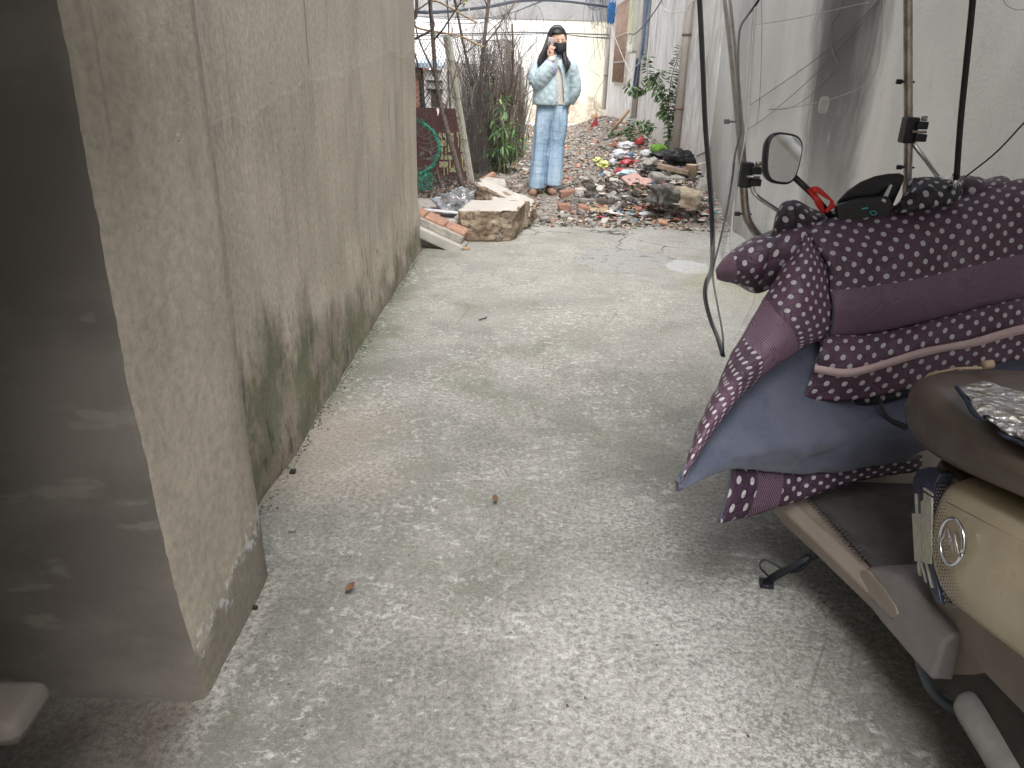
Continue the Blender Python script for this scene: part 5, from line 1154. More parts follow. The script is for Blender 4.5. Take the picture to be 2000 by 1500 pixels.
# hair: skull cap plus long locks
M_HAIR = pm('black_hair', (.018, .016, .019), (.028, .025, .028), 90, .55, .3, stretch=(1, 1, .12)); hr = MB()
c_ = w3(1087, 78, .02); vs = []; bm = bmesh.new(); bmesh.ops.create_uvsphere(bm, u_segments=28, v_segments=18, radius=1)
keep = []
for v in bm.verts:
    p = v.co; q_ = Vector((p.x*.098, p.y*.118, p.z*.130)); vs.append(c_+q_+Vector((.002, 0, 0)))
fcs = []
for f in bm.faces:
    m_ = f.calc_center_median()
    face_open = m_.y < -.25 and m_.z < .42+.1*abs(m_.x) and (m_.x > -.60) and m_.x < .97
    if not face_open and m_.z > -.75: fcs.append(tuple(v.index for v in f.verts))
bm.free(); hr.add(vs, fcs); 
def lock(pts, rs, flat=.5): P = spline(pts, 6); n = len(P); hr.tube(P, [rs[min(int(i/(n-1)*(len(rs)-1)), len(rs)-2)]*(1-(i/(n-1)*(len(rs)-1) % 1 if i < n-1 else 1))+rs[min(int(i/(n-1)*(len(rs)-1)), len(rs)-2)+1]*((i/(n-1)*(len(rs)-1)) % 1 if i < n-1 else 1) for i in range(n)], 10, flat=flat)
lock([w3(1075, 66, 0), w3(1071, 82, -.03), w3(1067, 98, -.06), w3(1060, 112, -.08), w3(1055, 124, -.10), w3(1054, 132, -.10)], [.03, .045, .055, .055, .045, .012])
lock([w3(1078, 64, .02), w3(1074, 84, .02), w3(1070, 102, .02), w3(1064, 114, .0), w3(1060, 122, -.08)], [.03, .045, .05, .05, .03])
lock([w3(1104, 72, .0), w3(1104.5, 92, -.03), w3(1103, 106, -.09), w3(1106, 118, -.13), w3(1108, 130, -.155), w3(1105, 143, -.175)], [.02, .016, .030, .045, .038, .006])
lock([w3(1100, 105, -.05), w3(1104, 118, -.12), w3(1110, 126, -.14), w3(1109, 134, -.16)], [.02, .035, .035, .012])
hr.build('hair', M_HAIR, per, recalc=True)
m = MB(); m.tube([c_+Vector((.100*math.cos(a), -.052-.02*math.sin(a), .134*math.sin(a)+.002)) for a in [math.pi*k/20 for k in range(21)]], .010, 6, flat=.6); m.build('headband', pm('black_band', (.03, .03, .035), (.04, .04, .05), 10, .5), per)
# face mask
rows = []
for j, (py, hw, dpt) in enumerate(((83.5, 12, 0), (88, 12.3, .018), (95, 11.8, .026), (102, 10.5, .02), (108, 7, .0))):
    rows.append([w3(1094.5+hw*x_, py-1.6*abs(x_) if j == 0 else py-(3*abs(x_) if j > 2 else 0), -.115-dpt*(1-x_*x_)*1.0+.055*x_*x_) for x_ in (-1, -.66, -.33, 0, .33, .66, 1)])
patch('mask', rows, [pm('black_cloth', (.022, .026, .032), (.03, .034, .04), 60, .9, .2)], per, .004, 0, ku=3, kv=3, wr=0)
for x in (1089.8, 1099):
    m = MB(); m.tube([w3(x-2.2, 80.6, -.100), w3(x, 80.0, -.106), w3(x+2.2, 80.5, -.102)], [.003, .0045, .003], 6); m.build('eye', pm('dark_eye', (.03, .02, .02)), per)
    m = MB(); m.tube([w3(x-2.8, 77, -.096), w3(x, 76.2, -.102), w3(x+2.8, 77, -.098)], [.0025, .004, .002], 6); m.build('eyebrow', pm('brow', (.10, .065, .055)), per)
m = MB(); m.tube([w3(1094.6, 77, -.10), w3(1094.8, 82, -.118), w3(1094.8, 85, -.128)], [.008, .010, .012], 8); m.build('nose', SKIN, per)
ph = MB(); ph.box(w3(1075, 86.5, -.085), (.066, .012, .130), rz(-35, 12, 8)); pho = thing('phone', w3(1075, 92, -.085), 'pale pink phone held to the woman\'s ear', 'phone'); ph.build('case', pm('pink_case', (.72, .64, .66), (.66, .58, .6), 6, .3, .02), pho, bevel=.004)
ph = MB(); ph.box(w3(1073.3, 84, -.093), (.024, .006, .03), rz(-35, 12, 8)); ph.build('camera_bump', pm('dark_lens', (.25, .22, .23)), pho, bevel=.002)
# ================================================================ scooter
def m_paint(nm, c, rough=.3, coat=.4, c2=None):
    t = NT(nm); n = t.noise(t.obj(), 9, 5, .65); f = t.noise(t.obj(), 220, 2)
    col = t.mix(t.step(n, .4, .65), c, c2 or tuple(x*.88 for x in c)); sx_ = t.noise(t.mapv(t.obj(), (60, 4, 9), (.5, .2, 0)), 3, 5, .7, .5); dst = t.step(t.noise(t.obj(), 5, 5, .7), .48, .66); col = t.mix(t.mth('MULTIPLY', t.step(sx_, .66, .70), .35), col, tuple(min(1, x*1.5) for x in c)); col = t.mix(t.mth('MULTIPLY', dst, .16), col, (.34, .31, .27)); t.b.inputs['Coat Weight'].default_value = coat; t.b.inputs['Coat Roughness'].default_value = .12
    return t.fin(col, t.mth('MULTIPLY_ADD', n, .25, rough-.12), t.bump(f, .04, .001), 0, .5)
M_CREAM = m_paint('cream_paint', (.56, .478, .325)); M_BROWN = m_paint('brown_trim', (.175, .14, .115), .5, .1); M_TAUPE = m_paint('taupe_plastic', (.27, .225, .185), .5, .08)
M_SEAT = m_paint('brown_vinyl', (.115, .086, .068), .42, .12); M_RUB = pm('grey_rubber', (.085, .08, .078), (.065, .06, .058), 20, .75, .2)
M_CHR = pm('chrome', (.72, .73, .76), (.62, .63, .66), 30, .14, .02, metal=1); M_STEEL = pm('worn_steel', (.50, .47, .43), (.34, .29, .25), 26, .38, .1, metal=1); M_BLK = pm('satin_black', (.022, .022, .025), (.015, .015, .017), 30, .42, .08)
M_HOSE = pm('grey_hose', (.10, .12, .15), (.08, .09, .11), 20, .5, .1)
sc = thing('scooter', (1.02, 1.4, 0), 'cream and brown electric scooter with rain canopy poles parked at the right', 'scooter')
XC = 1.07
def mirror_ring(half):                  # half profile left side bottom->top, mirrored about XC
    return [Vector(p) for p in half]+[Vector((2*XC-p[0], p[1], p[2])) for p in reversed(half)]
# rear body shell
rr = []
for y, zt, zb_, xl in ((1.385, .60, .40, .862), (1.35, .612, .36, .848), (1.25, .632, .372, .842), (1.1, .668, .412, .838), (.95, .70, .45, .840), (.75, .73, .50, .855), (.55, .75, .55, .89), (.42, .75, .60, .95)):
    rr.append(mirror_ring([(xl+.09, y, zb_-.01), (xl+.03, y, zb_), (xl+.006, y, zb_+.02), (xl, y, (zt+zb_)/2-.03), (xl+.002, y, zt-.07), (xl+.010, y, zt-.035), (xl+.028, y, zt-.012), (xl+.07, y, zt)]))
m = MB(); m.rings(rr); sh = m.build('body_panel', M_CREAM, sc, sub=1)
# seam line and perforated graphic along the front of the cream panel
def xp(px, py, x=.838): return XP(px, py, x)
m = MB(); m.tube([xp(1848, 980, .8355), xp(1925, 1020, .834), xp(2010, 1062, .834)], .0012, 4); m.build('panel_seam', M_TAUPE, sh)
m = MB()
for i in range(9):
    for j in range(42):
        t_ = j/41; px = 1822+i*5.2+(2.6 if j % 2 else 0)+max(0, t_-.45)*62; py = 948+j*6.6-max(0, .12-t_)*0; r_s = .0019*(1-i/8.6)
        if r_s <= .0003: continue
        if py > 1188: continue
        if px > 1848+max(0, t_-.4)*80 and t_ > .12: continue
        c_ = xp(px, py, .8375+.010*max(0, 1-abs(0))*0)
        # follow the shell: x of the panel surface at this y
        xs = .842+(.020 if c_.y > 1.34 else .012*sm(1.27, 1.34, c_.y)); 
        c_ = xp(px, py, xs-.0035); m.prism([c_+Vector((0, r_s*1.4*math.cos(a*1.047), r_s*1.4*math.sin(a*1.047))) for a in range(6)], (.001, 0, 0))
m.build('perforation', M_BROWN, sh, recalc=False)
# chrome edge strip with pale bars at the front of the panel
lp = thing('tmp', (0, 0, 0), 'x', 'x'); bpy.data.objects.remove(lp)
m = MB(); P = [(1783, 935), (1792, 918), (1812, 912), (1838, 925), (1826, 945), (1822, 975), (1819, 1040), (1823, 1110), (1838, 1180), (1828, 1178), (1806, 1130), (1792, 1090), (1783, 1050), (1780, 990)]
m.prism([xp(*p, .846+.022*max(0, (1825-p[0])/45)) for p in P], (.03, 0, 0)); tr_ = m.build('trim_strip', pm('blue_black_chrome', (.10, .12, .19), (.06, .06, .10), 30, .22, .05, metal=.7), sc, bevel=.002)
m = MB()
for (x0, y0, x1, y1, x2, y2, x3, y3) in ((1781, 1003, 1797, 1003, 1800, 1097, 1786, 1096), (1798, 980, 1804, 975, 1808, 1100, 1801, 1098), (1803, 962, 1819, 972, 1818, 1102, 1808, 1100), (1786, 964, 1789, 966, 1796, 1125, 1792, 1118), (1796, 1098, 1799, 1098, 1808, 1138, 1806, 1136), (1806, 1098, 1809, 1098, 1819, 1148, 1817, 1146), (1803, 952, 1820, 964, 1820, 968, 1803, 957)):
    m.prism([xp(a, b, .8415+.022*max(0, (1825-a)/45)) for a, b in ((x0, y0), (x1, y1), (x2, y2), (x3, y3))], (.004, 0, 0))
m.build('light_bar', pm('pale_reflector', (.60, .59, .50), (.48, .47, .40), 60, .3, .3), tr_, recalc=False)
# round emblem: ring and interlaced letters
m = MB(); ec = xp(1858.5, 1058, .831); P = []
for k in range(33):
    a = 2*math.pi*k/32; P.append(ec+Vector((0, -.0355*math.cos(a)*1.08, .0455*math.sin(a))))
m.tube(P, .0042, 8); em = m.build('emblem', M_CHR, sc)
def eb(*pts): return [xp(1720+a/5.357, 940+b/5.357, .832) for a, b in pts]
m = MB(); m.tube(eb((622, 668), (655, 590), (702, 492)), [.0022, .0030, .0034], 6); m.tube(eb((702, 492), (725, 600), (772, 755)), [.0034, .0032, .0018], 6); m.tube(eb((648, 600), (690, 606), (760, 650)), [.0016, .0020, .0016], 6)
m.tube(eb((700, 712), (735, 620), (775, 530)), [.0018, .0030, .0036], 6); m.tube(eb((775, 530), (785, 640), (810, 740), (848, 800)), [.0036, .0040, .0032, .0012], 6); m.tube(eb((715, 672), (745, 650), (785, 668)), .0016, 6)
m.build('letters', pm('brushed_chrome', (.62, .60, .55), (.5, .48, .44), 30, .35, .05, metal=.8), em)
# brown lower/front cover of the seat box
rr = []
for z, yf, xl, yb in ((.20, 1.30, .885, 1.2), (.30, 1.34, .878, 1.12), (.37, 1.39, .872, .7), (.46, 1.44, .870, .6), (.53, 1.462, .870, .6), (.60, 1.45, .874, .6)):
    pass; rr.append([Vector(p+(z,)) for p in ((xl+.012, yf-.02), (xl, yf-.06), (xl+.012, 1.25), (xl+.02, yb+.02), (xl+.06, yb), (2*XC-xl-.06, yb), (2*XC-xl-.02, yb+.02), (2*XC-xl-.012, 1.25), (2*XC-xl, yf-.06), (2*XC-xl-.012, yf-.02), (2*XC-xl-.06, yf), (xl+.06, yf))])
m = MB(); m.rings(rr); m.build('seat_box', M_BROWN, sc, bevel=.006)
# seat
rr = []
for y, zb_, zt, hw in ((1.60, .655, .70, .10), (1.585, .620, .735, .195), (1.54, .585, .762, .232), (1.45, .580, .782, .240), (1.30, .620, .775, .238), (1.15, .665, .775, .236), (1.0, .705, .79, .230), (.8, .735, .83, .22), (.6, .76, .85, .20), (.48, .78, .84, .15)):
    r1 = []
    for k in range(20):
        a = 2*math.pi*k/20; ca, sa = math.cos(a), math.sin(a)
        r1.append(Vector((XC+hw*(abs(ca)**.55)*(1 if ca > 0 else -1), y+.02*sa, (zb_+zt)/2+(zt-zb_)/2*(abs(sa)**.7)*(1 if sa > 0 else -1))))
    rr.append(r1)
m = MB(); m.rings(rr); st_ = m.build('seat', M_SEAT, sc, sub=1)
m = MB(); m.tube([(.875, 1.585, .655), (.878, 1.578, .70), (.895, 1.560, .742), (.93, 1.530, .768), (.97, 1.50, .783)], .005, 6, flat=.6); m.tube([(.965, 1.50, .788), (.985, 1.50, .792)], .010, 6); m.build('seat_piping', pm('worn_cream_edge', (.5, .40, .28), (.4, .3, .2)), st_)
# floorboard
rr = []
for y, xl, zt in ((2.12, .74, .30), (1.95, .70, .262), (1.80, .728, .252), (1.66, .770, .248), (1.50, .812, .246), (1.36, .848, .244), (1.30, .862, .244), (1.26, .868, .244)):
    xr = 2*XC-xl-.03*(y-1.2)*2; rr.append([Vector(p) for p in ((xl+.055, y, .165), (xl+.012, y, .195), (xl, y, zt-.012), (xl+.008, y, zt), (xl+.03, y, zt+.012), (xl+.05, y, zt+.004), (xr-.05, y, zt+.004), (xr-.03, y, zt+.012), (xr-.008, y, zt), (xr, y, zt-.012), (xr-.012, y, .195), (xr-.055, y, .165))])
m = MB(); m.rings(rr); fb = m.build('floorboard', M_TAUPE, sc, bevel=.004)
m = MB(); m.prism([(.80, 1.93, .258), (.865, 1.44, .254), (1.27, 1.44, .254), (1.25, 1.93, .258)], (0, 0, .008)); m.build('foot_mat', M_RUB, fb, bevel=.003)
m = MB()
for i in range(26): y = 1.90-i*.014; xl = .795+(1.93-y)*.13; m.box((xl+.004, y, .2655), (.035, .003, .002), rz(25))
m.build('mat_ribs', M_RUB, fb)
# raised side hump with oval recess
rr = []
for y, xl, zt in ((1.52, .822, .262), (1.47, .826, .30), (1.40, .832, .325), (1.30, .846, .33), (1.22, .860, .32)):
    rr.append([Vector(p) for p in ((xl, y, .20), (xl+.002, y, zt-.02), (xl+.016, y, zt), (xl+.10, y, zt+.01), (xl+.16, y, zt-.01), (xl+.16, y, .20))])
m = MB(); m.rings(rr); hp_ = m.build('side_cover', m_paint('grey_taupe', (.20, .18, .175), .42, .1), sc, bevel=.010)
rr = []
o_ = [XP(px, py, .826+.0006*(px-1690)*.35) for px, py in ((1682, 1120), (1686, 1112), (1696, 1113), (1730, 1150), (1752, 1185), (1756, 1200), (1748, 1208), (1738, 1204), (1702, 1165), (1685, 1140))]
m = MB(); m.prism([p+Vector((-.004, 0, 0)) for p in o_], (.01, 0, 0)); m.build('recess', M_TAUPE, hp_, bevel=.003)
# swing arm, hose, cable, battery belly
m = MB(); m.prism([(.90, 1.28, .15), (.90, .60, .20), (.90, .60, .42), (.90, 1.22, .38), (.90, 1.45, .23)], (.34, 0, 0)); m.build('chassis', pm('grimy_black', (.03, .027, .024), (.05, .043, .036), 14, .8, .4), sc, bevel=.02)
m = MB(); m.tube(spline([(.895, 1.165, .215), (.898, 1.10, .208), (.904, .95, .19), (.915, .72, .18)], 6), [.018, .028, .032, .033]+[.034]*15, 14, flat=.8); m.build('swing_arm', pm('dull_aluminium', (.25, .24, .23), (.19, .185, .18), 18, .55, .1), sc)
m = MB(); m.tube(spline([G(1790, 1256, .215), G(1800, 1300, .16), G(1822, 1350, .11), G(1862, 1382, .085), G(1905, 1390, .08)], 6), .0115, 8); m.tube([G(1790, 1250, .225), G(1797, 1282, .19)], [.019, .014], 10); m.build('hose', M_HOSE, sc)
def wheel(c, R0, w_, nm):
    tmp = thing(nm, c, None, None); tmp.parent = sc; tmp.location = Vector(c)-Vector(sc.location); c = Vector(c)
    for k_ in ('label', 'category', 'group'):
        if k_ in tmp.keys(): del tmp[k_]
    m = MB(); rr = []
    for k in range(37):
        a = 2*math.pi*k/36; cc = c+Vector((0, math.cos(a), math.sin(a)))*(R0-w_/2); rr.append([cc+Vector((math.cos(b*.628)*w_/2, math.cos(a)*math.sin(b*.628)*w_/2, math.sin(a)*math.sin(b*.628)*w_/2)) for b in range(10)])
    m.rings(rr, caps=False); m.build('tyre', M_BLACK, tmp); m = MB()
    m.tube([c+Vector((-w_*.4, 0, 0)), c+Vector((w_*.4, 0, 0))], R0*.32, 20)
    for k in range(10): a = k*.628; m.tube([c, c+Vector((0, math.cos(a), math.sin(a)))*(R0-w_*.9)], .012, 6)
    rr = [[c+Vector((x_, math.cos(k*.2)*r_q, math.sin(k*.2)*r_q)) for k in range(32)] for x_, r_q in ((-w_*.35, R0-w_*.95), (-w_*.35, R0-w_*.8), (w_*.35, R0-w_*.8), (w_*.35, R0-w_*.95))]
    m.rings(rr, caps=False); m.build('rim', M_STEEL, tmp)
wheel((XC, .78, .215), .215, .09, 'rear_wheel'); wheel((1.02, 2.36, .20), .20, .085, 'front_wheel')
# leg shield, steering column, headlight, front mudguard
m = MB(); rr = []
for z, y, hw in ((.27, 2.10, .17), (.45, 2.14, .20), (.65, 2.17, .20), (.82, 2.18, .17), (.93, 2.17, .10)):
    rr.append([Vector((1.0+hw*math.cos(a*.3927), y+.06*abs(math.sin(a*.3927))**.7*(1 if a < 8 else -1)*.8, z)) for a in range(16)])
m.rings(rr); m.build('leg_shield', M_TAUPE, sc)
m = MB(); rr = [[Vector((1.02+x_*.055, 2.36+math.cos(a)*.235, .20+math.sin(a)*.235+(0 if abs(x_) < 1 else -.02))) for x_ in (-1, -.6, 0, .6, 1)] for a in [R_(20+k*14) for k in range(11)]]
m.rings(rr, caps=False, closed=False); o_ = m.build('mudguard', M_CREAM, sc); s_ = o_.modifiers.new('s', 'SOLIDIFY'); s_.thickness = .006
m = MB(); m.tube([(1.02, 2.36, .2), (1.0, 2.25, .55), (.985, 2.16, .90), (.98, 2.13, .985)], .022, 10); m.build('steering_column', M_BLK, sc)
hL, hR = Vector((.70, 2.10, .93)), Vector((1.25, 2.16, .96)); m = MB(); m.tube(spline([hL, (.84, 2.13, .975), (.98, 2.13, .99), (1.13, 2.16, .97), hR], 5), .014, 10); hb = m.build('handlebar', M_BLK, sc)
m = MB(); m.tube([hL+Vector((-.01, 0, -.005)), (.80, 2.125, .963)], .019, 12); m.build('grip', M_RUB, hb); m = MB(); m.tube([(1.16, 2.16, .965), hR+Vector((.02, 0, 0))], .019, 12); m.build('grip', M_RUB, hb)
bm = bmesh.new(); bmesh.ops.create_uvsphere(bm, u_segments=20, v_segments=12, radius=1); m = MB(); m.add([Vector((.99+v.co.x*.10, 2.27+v.co.y*.10, .80+v.co.z*.10)) for v in bm.verts], [tuple(v.index for v in f.verts) for f in bm.faces]); bm.free(); m.build('headlight', pm('lamp_glass', (.6, .6, .6), (.5, .5, .5), 10, .08), sc)
# instrument binnacle with dark curved visor
YI = 2.10
m = MB(); out = [(1628, 408), (1636, 392), (1655, 372), (1680, 355), (1708, 344), (1735, 339), (1757, 338), (1767, 343), (1765, 352), (1757, 372), (1745, 398), (1735, 430), (1640, 440)]
m.prism([W(px, py, YI) for px, py in out], W(1690, 380, YI+.03)-W(1690, 380, YI)); vz = m.build('visor', pm('gloss_black', (.018, .018, .022), (.014, .014, .016), 30, .2, .02), sc, bevel=.005)
m = MB(); m.prism([W(px, py, YI-.03) for px, py in ((1632, 402), (1680, 388), (1735, 383), (1745, 398), (1735, 440), (1640, 445))], (0, .02, 0)); m.build('dash', pm('dash_black', (.028, .028, .026), (.02, .02, .02), 30, .35, .04), sc, bevel=.006)
m = MB(); zq = lambda a, b: W(1600+a/5, 200+b/5, YI-.034); m.tube([zq(415, 1040), zq(475, 1030)], .0024, 5); m.tube([zq(490, 1065), zq(540, 1060), zq(565, 1090), zq(520, 1102), zq(490, 1065)], .0018, 5); m.build('dial_mark', pm('cyan_mark', (.10, .42, .46), (.08, .36, .4)), vz)
m = MB(); m.prism([W(1722, 392, YI-.035), W(1744, 350, YI+.01), W(1747, 352, YI+.01), W(1729, 396, YI-.035)], (0, .004, 0)); m.build('visor_edge', M_PVC, vz)
# mirror
mh = W(1528, 310, 2.02); q_ = Matrix.Rotation(R_(13), 3, 'Z') @ Matrix.Rotation(R_(7), 3, 'Y') @ Matrix.Rotation(R_(-8), 3, 'X')
def rrect(cx, hw, hh, e=3.2, n=40, y=0, dz=0):
    out = []
    for k in range(n):
        a = 2*math.pi*k/n; ca, sa = math.cos(a), math.sin(a); x_ = hw*abs(ca)**(2/e)*(1 if ca > 0 else -1); z_ = hh*abs(sa)**(2/e)*(1 if sa > 0 else -1); out.append(mh+q_ @ Vector((x_*(1+.10*z_/hh)-.10*z_*.5, y, z_)))
    return out
m = MB(); m.rings([rrect(0, .036, .048, y=.030), rrect(0, .046, .058, y=.022), rrect(0, .0505, .0625, y=.006), rrect(0, .0505, .0625, y=-.004), rrect(0, .0455, .0575, y=-.007)]); mo = m.build('mirror', M_BLK, sc)
t = NT('mirror_glass'); t.fin((.80, .80, .78), .02, None, 1); m = MB(); m.prism(rrect(0, .0448, .0568, y=-.0085), q_ @ Vector((0, .001, 0))); m.build('mirror_glass', t.m, mo)
m = MB(); m.tube([W(1546, 341, 2.045), W(1588, 380, 2.07), W(1625, 425, 2.10)], [.0085, .0085, .009], 10); m.build('mirror_stem', M_BLK, mo)
# right mirror, outside the frame
m = MB(); d_ = Vector((.92, .02, .02)); m.rings([[p+d_ for p in r] for r in (rrect(0, .036, .048, y=.030), rrect(0, .046, .058, y=.022), rrect(0, .0505, .0625, y=.006), rrect(0, .0505, .0625, y=-.004))]); m.tube([mh+d_+Vector((-.02, 0, -.05)), (1.34, 2.24, .97)], .0085, 8); m.build('mirror', M_BLK, sc)
# side stand
sd_ = MB(); f0_, f1_ = G(1494, 1138, .012), G(1588, 1084, .155); sd_.tube([f0_, f1_], .0105, 10); sd_.tube([f0_+Vector((-.014, .0, -.004)), f0_+Vector((.022, -.004, .0))], .017, 12, flat=.5)
sd_.tube([G(1500, 1134, .02)+Vector((.006, .01, .004)), G(1548, 1104, .10)+Vector((.004, .008, 0))], .006, 8)
sd_.tube(spline([G(1504, 1128, .03), G(1486, 1110, .055), G(1486, 1098, .068), G(1497, 1094, .072), G(1526, 1110, .06), G(1528, 1114, .055)], 5), .0032, 6)
sd_.tube([f1_, G(1600, 1070, .20)], [.014, .02], 10); sd_.tube(spline([G(1545, 1118, .06), G(1560, 1114, .09), G(1582, 1094, .13)], 14), .005, 6); sd_.build('side_stand', pm('black_steel', (.035, .04, .048), (.02, .023, .028), 30, .4, .1, metal=.4), sc)
# canopy frame poles with clamps and stays
def pole(pts, r, nm='canopy_pole', mt=None): m = MB(); m.tube(spline(pts, 8), r, 12); return m.build(nm, mt or M_STEEL, sc)
YP = 2.22
poleL = pole([W(1413, -60, YP+.02), W(1422, 20, YP), W(1434, 130, YP), W(1448, 290, YP), W(1455, 400, YP), W(1466, 440, YP), W(1500, 475, YP), W(1560, 500, YP-.02)], .0115)
poleR = pole([W(1773, -60, YP), W(1773.5, 120, YP), W(1774, 280, YP), W(1772, 350, YP), W(1768, 420, YP)], .0115)
def clamp(px, py, parent, dx):
    m = MB(); c = W(px, py, YP-.01); m.box(c+Vector((.004, 0, 0)), (.034, .04, .068)); m.build('clamp', M_BLK, parent, bevel=.004)
    m = MB(); m.box(c+Vector((.026, -.01, .014)), (.03, .04, .020)); m.box(c+Vector((.028, -.01, -.018)), (.032, .04, .020)); m.build('clamp_jaw', M_BLK, parent, bevel=.003)
    m = MB(); m.tube([c+Vector((.030, -.02, .026)), c+Vector((.030, -.02, .038))], .008, 6); m.tube([c+Vector((.0, -.03, -.002)), c+Vector((.036, -.034, -.002))], .0035, 6); m.build('clamp_bolt', M_STEEL, parent)
clamp(1453, 341, poleL, 1); clamp(1772, 254, poleR, 1)
for par, bs in ((poleL, ((1433, 238), (1453, 418))), (poleR, ((1770, 160), (1770, 327)))):
    for b_ in bs: m = MB(); c = W(*b_, YP); m.tube([c+Vector((-.024, 0, 0)), c+Vector((.022, 0, 0))], .0028, 6); m.tube([c+Vector((-.026, 0, 0)), c+Vector((-.012, 0, 0))], .0065, 8); m.build('bolt', M_BLK, par)
pole([W(1468, 362, YP-.01), W(1474, 378, YP-.01), W(1490, 392, YP-.02), W(1530, 418, YP-.05), W(1560, 440, 2.13)], .0065, 'stay_rod', M_CHR)
pole([W(1784, 272, YP-.01), W(1788, 286, YP-.01), W(1810, 315, YP-.03), W(1832, 345, 2.16), W(1842, 352, 2.14), W(1856, 352, 2.13)], .0065, 'stay_rod', M_CHR)
pole([W(1904, -60, 2.0), W(1898, 20, 2.0), W(1888, 120, 2.02), W(1876, 240, 2.04), W(1868, 350, 2.06)], .0075, 'canopy_strut', M_BLK)
m = MB(); c = W(1866, 348, 2.07); m.tube([c+Vector((0, 0, -.03)), c+Vector((0, 0, .012))], .010, 8); m.build('strut_socket', M_CHR, sc)
m = MB(); m.tube(spline([W(2070, 165, 2.0), W(2000, 240, 2.03), W(1945, 298, 2.06), W(1885, 346, 2.08)], 6), .0022, 6); m.build('brake_cable', M_BLK, sc)
# rear canopy poles and roof sheet above the rider (out of frame)
for x_ in (.74, 1.42): m = MB(); m.tube(spline([(x_, .48, .70), (x_, .50, 1.3), (x_-.01, .62, 1.84), (x_, .9, 1.9)], 6), .011, 8); m.build('canopy_pole', M_STEEL, sc)
for x_ in (.50, 1.08): m = MB(); m.tube(spline([W(1413 if x_ < 1 else 1773, -60, YP), (x_-.02 if x_ < 1 else 1.08, 2.16, 1.78), (x_+.02, 1.9, 1.90), (.74 if x_ < 1 else 1.42, .9, 1.9)], 6), .011, 8); m.build('canopy_pole', M_STEEL, sc)
m = MB(); rr = []
for i in range(9):
    y = .45+1.75*i/8; rr.append([Vector((.50+(1.40-.50)*j/8, y, 1.93+.09*math.sin(math.pi*j/8)+.02*math.sin(math.pi*i/8)-.10*(i/8)**4)) for j in range(9)])
m.rings(rr, caps=False, closed=False); o_ = m.build('canopy_roof', pm('canopy_fabric', (.06, .07, .12), (.05, .055, .10), 8, .7), sc, sub=1); s_ = o_.modifiers.new('s', 'SOLIDIFY'); s_.thickness = .002
m = MB(); rr_ = spline([(1.53, .72, 1.85), (1.53, .92, 1.65), (1.53, 1.22, 1.35), (1.53, 1.52, 1.05)], 14); m.tube(rr_, [.024*(1+.35*noise.noise(Vector((i*.9, 2, 3)))) for i in range(len(rr_))], 9); m.build('mirror_strip_roll', pm('milky_roll', (.92, .93, .95), (.84, .86, .88), 24, .3, .6), sc)  # unseen roll, added to show as the bright strip in the mirror
# clear canopy film and its black bound edges
def m_film(nm, base, extra):
    t = NT(nm); tr = t.n('ShaderNodeBsdfTransparent'); gl = t.n('ShaderNodeBsdfGlossy'); gl.inputs['Roughness'].default_value = .10; df = t.n('ShaderNodeBsdfDiffuse'); df.inputs[0].default_value = (.92, .92, .91, 1)
    tr.inputs[0].default_value = (base, base, base, 1); fr = t.n('ShaderNodeFresnel'); fr.inputs[0].default_value = 1.2
    p = t.obj(); nb = t.bump(t.noise(t.mapv(p, (9, 9, 2.2)), 1.3, 3, .5, .6), .12, .01); t.l(nb, gl.inputs['Normal']); t.l(nb, fr.inputs['Normal'])
    m1 = t.n('ShaderNodeMixShader'); t.l(t.mth('MULTIPLY', fr.outputs[0], .3), m1.inputs[0]); t.l(tr.outputs[0], m1.inputs[1]); t.l(gl.outputs[0], m1.inputs[2])
    m2 = t.n('ShaderNodeMixShader'); sc1 = t.step(t.noise(t.mapv(p, (30, 30, 5)), 2, 4, .7), .60, .70)
    t.l(t.mth('MULTIPLY_ADD', sc1, .10, extra), m2.inputs[0]); t.l(m1.outputs[0], m2.inputs[1]); t.l(df.outputs[0], m2.inputs[2]); t.l(m2.outputs[0], t.out.inputs[0]); return t.m
MF1, MF2 = m_film('clear_pvc', .99, .015), m_film('clear_pvc_fold', .985, .07)
def film(name, rows, mt): return patch(name, rows, [mt], sc, .0006, 0, ku=6, kv=6, wr=.002)
YF = 2.16
cu = film('side_curtain', [[W(1363, -60, YF+.05), W(1415, -60, YF-.02), W(1478, -60, YF+.04)], [W(1370, 60, YF+.05), W(1420, 60, YF-.03), W(1470, 60, YF+.04)], [W(1378, 250, YF+.05), W(1418, 250, YF-.03), W(1456, 250, YF+.04)], [W(1387, 380, YF+.05), W(1412, 380, YF), W(1440, 380, YF+.04)], [W(1390, 440, YF+.05), W(1406, 450, YF), W(1424, 450, YF+.04)], [W(1382, 530, YF-.02), W(1398, 530, YF-.03), W(1420, 530, YF-.02)],
   [W(1380, 580, YF-.08), W(1420, 580, YF-.10), W(1475, 570, YF-.12)], [W(1395, 645, YF-.14), W(1420, 640, YF-.16), W(1450, 635, YF-.18)], [W(1411, 695, YF-.2), W(1413, 695, YF-.2), W(1416, 694, YF-.2)]], MF2)
film('front_film', [[W(1478, -60, YP+.03), W(1620, -60, YP+.06), W(1760, -60, YP+.05), W(1900, -60, YP+.04), W(2060, -60, YP+.02)], [W(1462, 150, YP+.03), W(1620, 150, YP+.06), W(1765, 150, YP+.04), W(1900, 150, YP+.04), W(2060, 150, YP+.02)], [W(1450, 330, YP+.03), W(1600, 330, YP+.06), W(1765, 330, YP+.04), W(1900, 330, YP+.04), W(2060, 330, YP+.02)], [W(1450, 430, YP+.03), W(1600, 430, YP+.05), W(1765, 430, YP+.04), W(1900, 430, YP+.04), W(2060, 430, YP+.02)]], MF1)
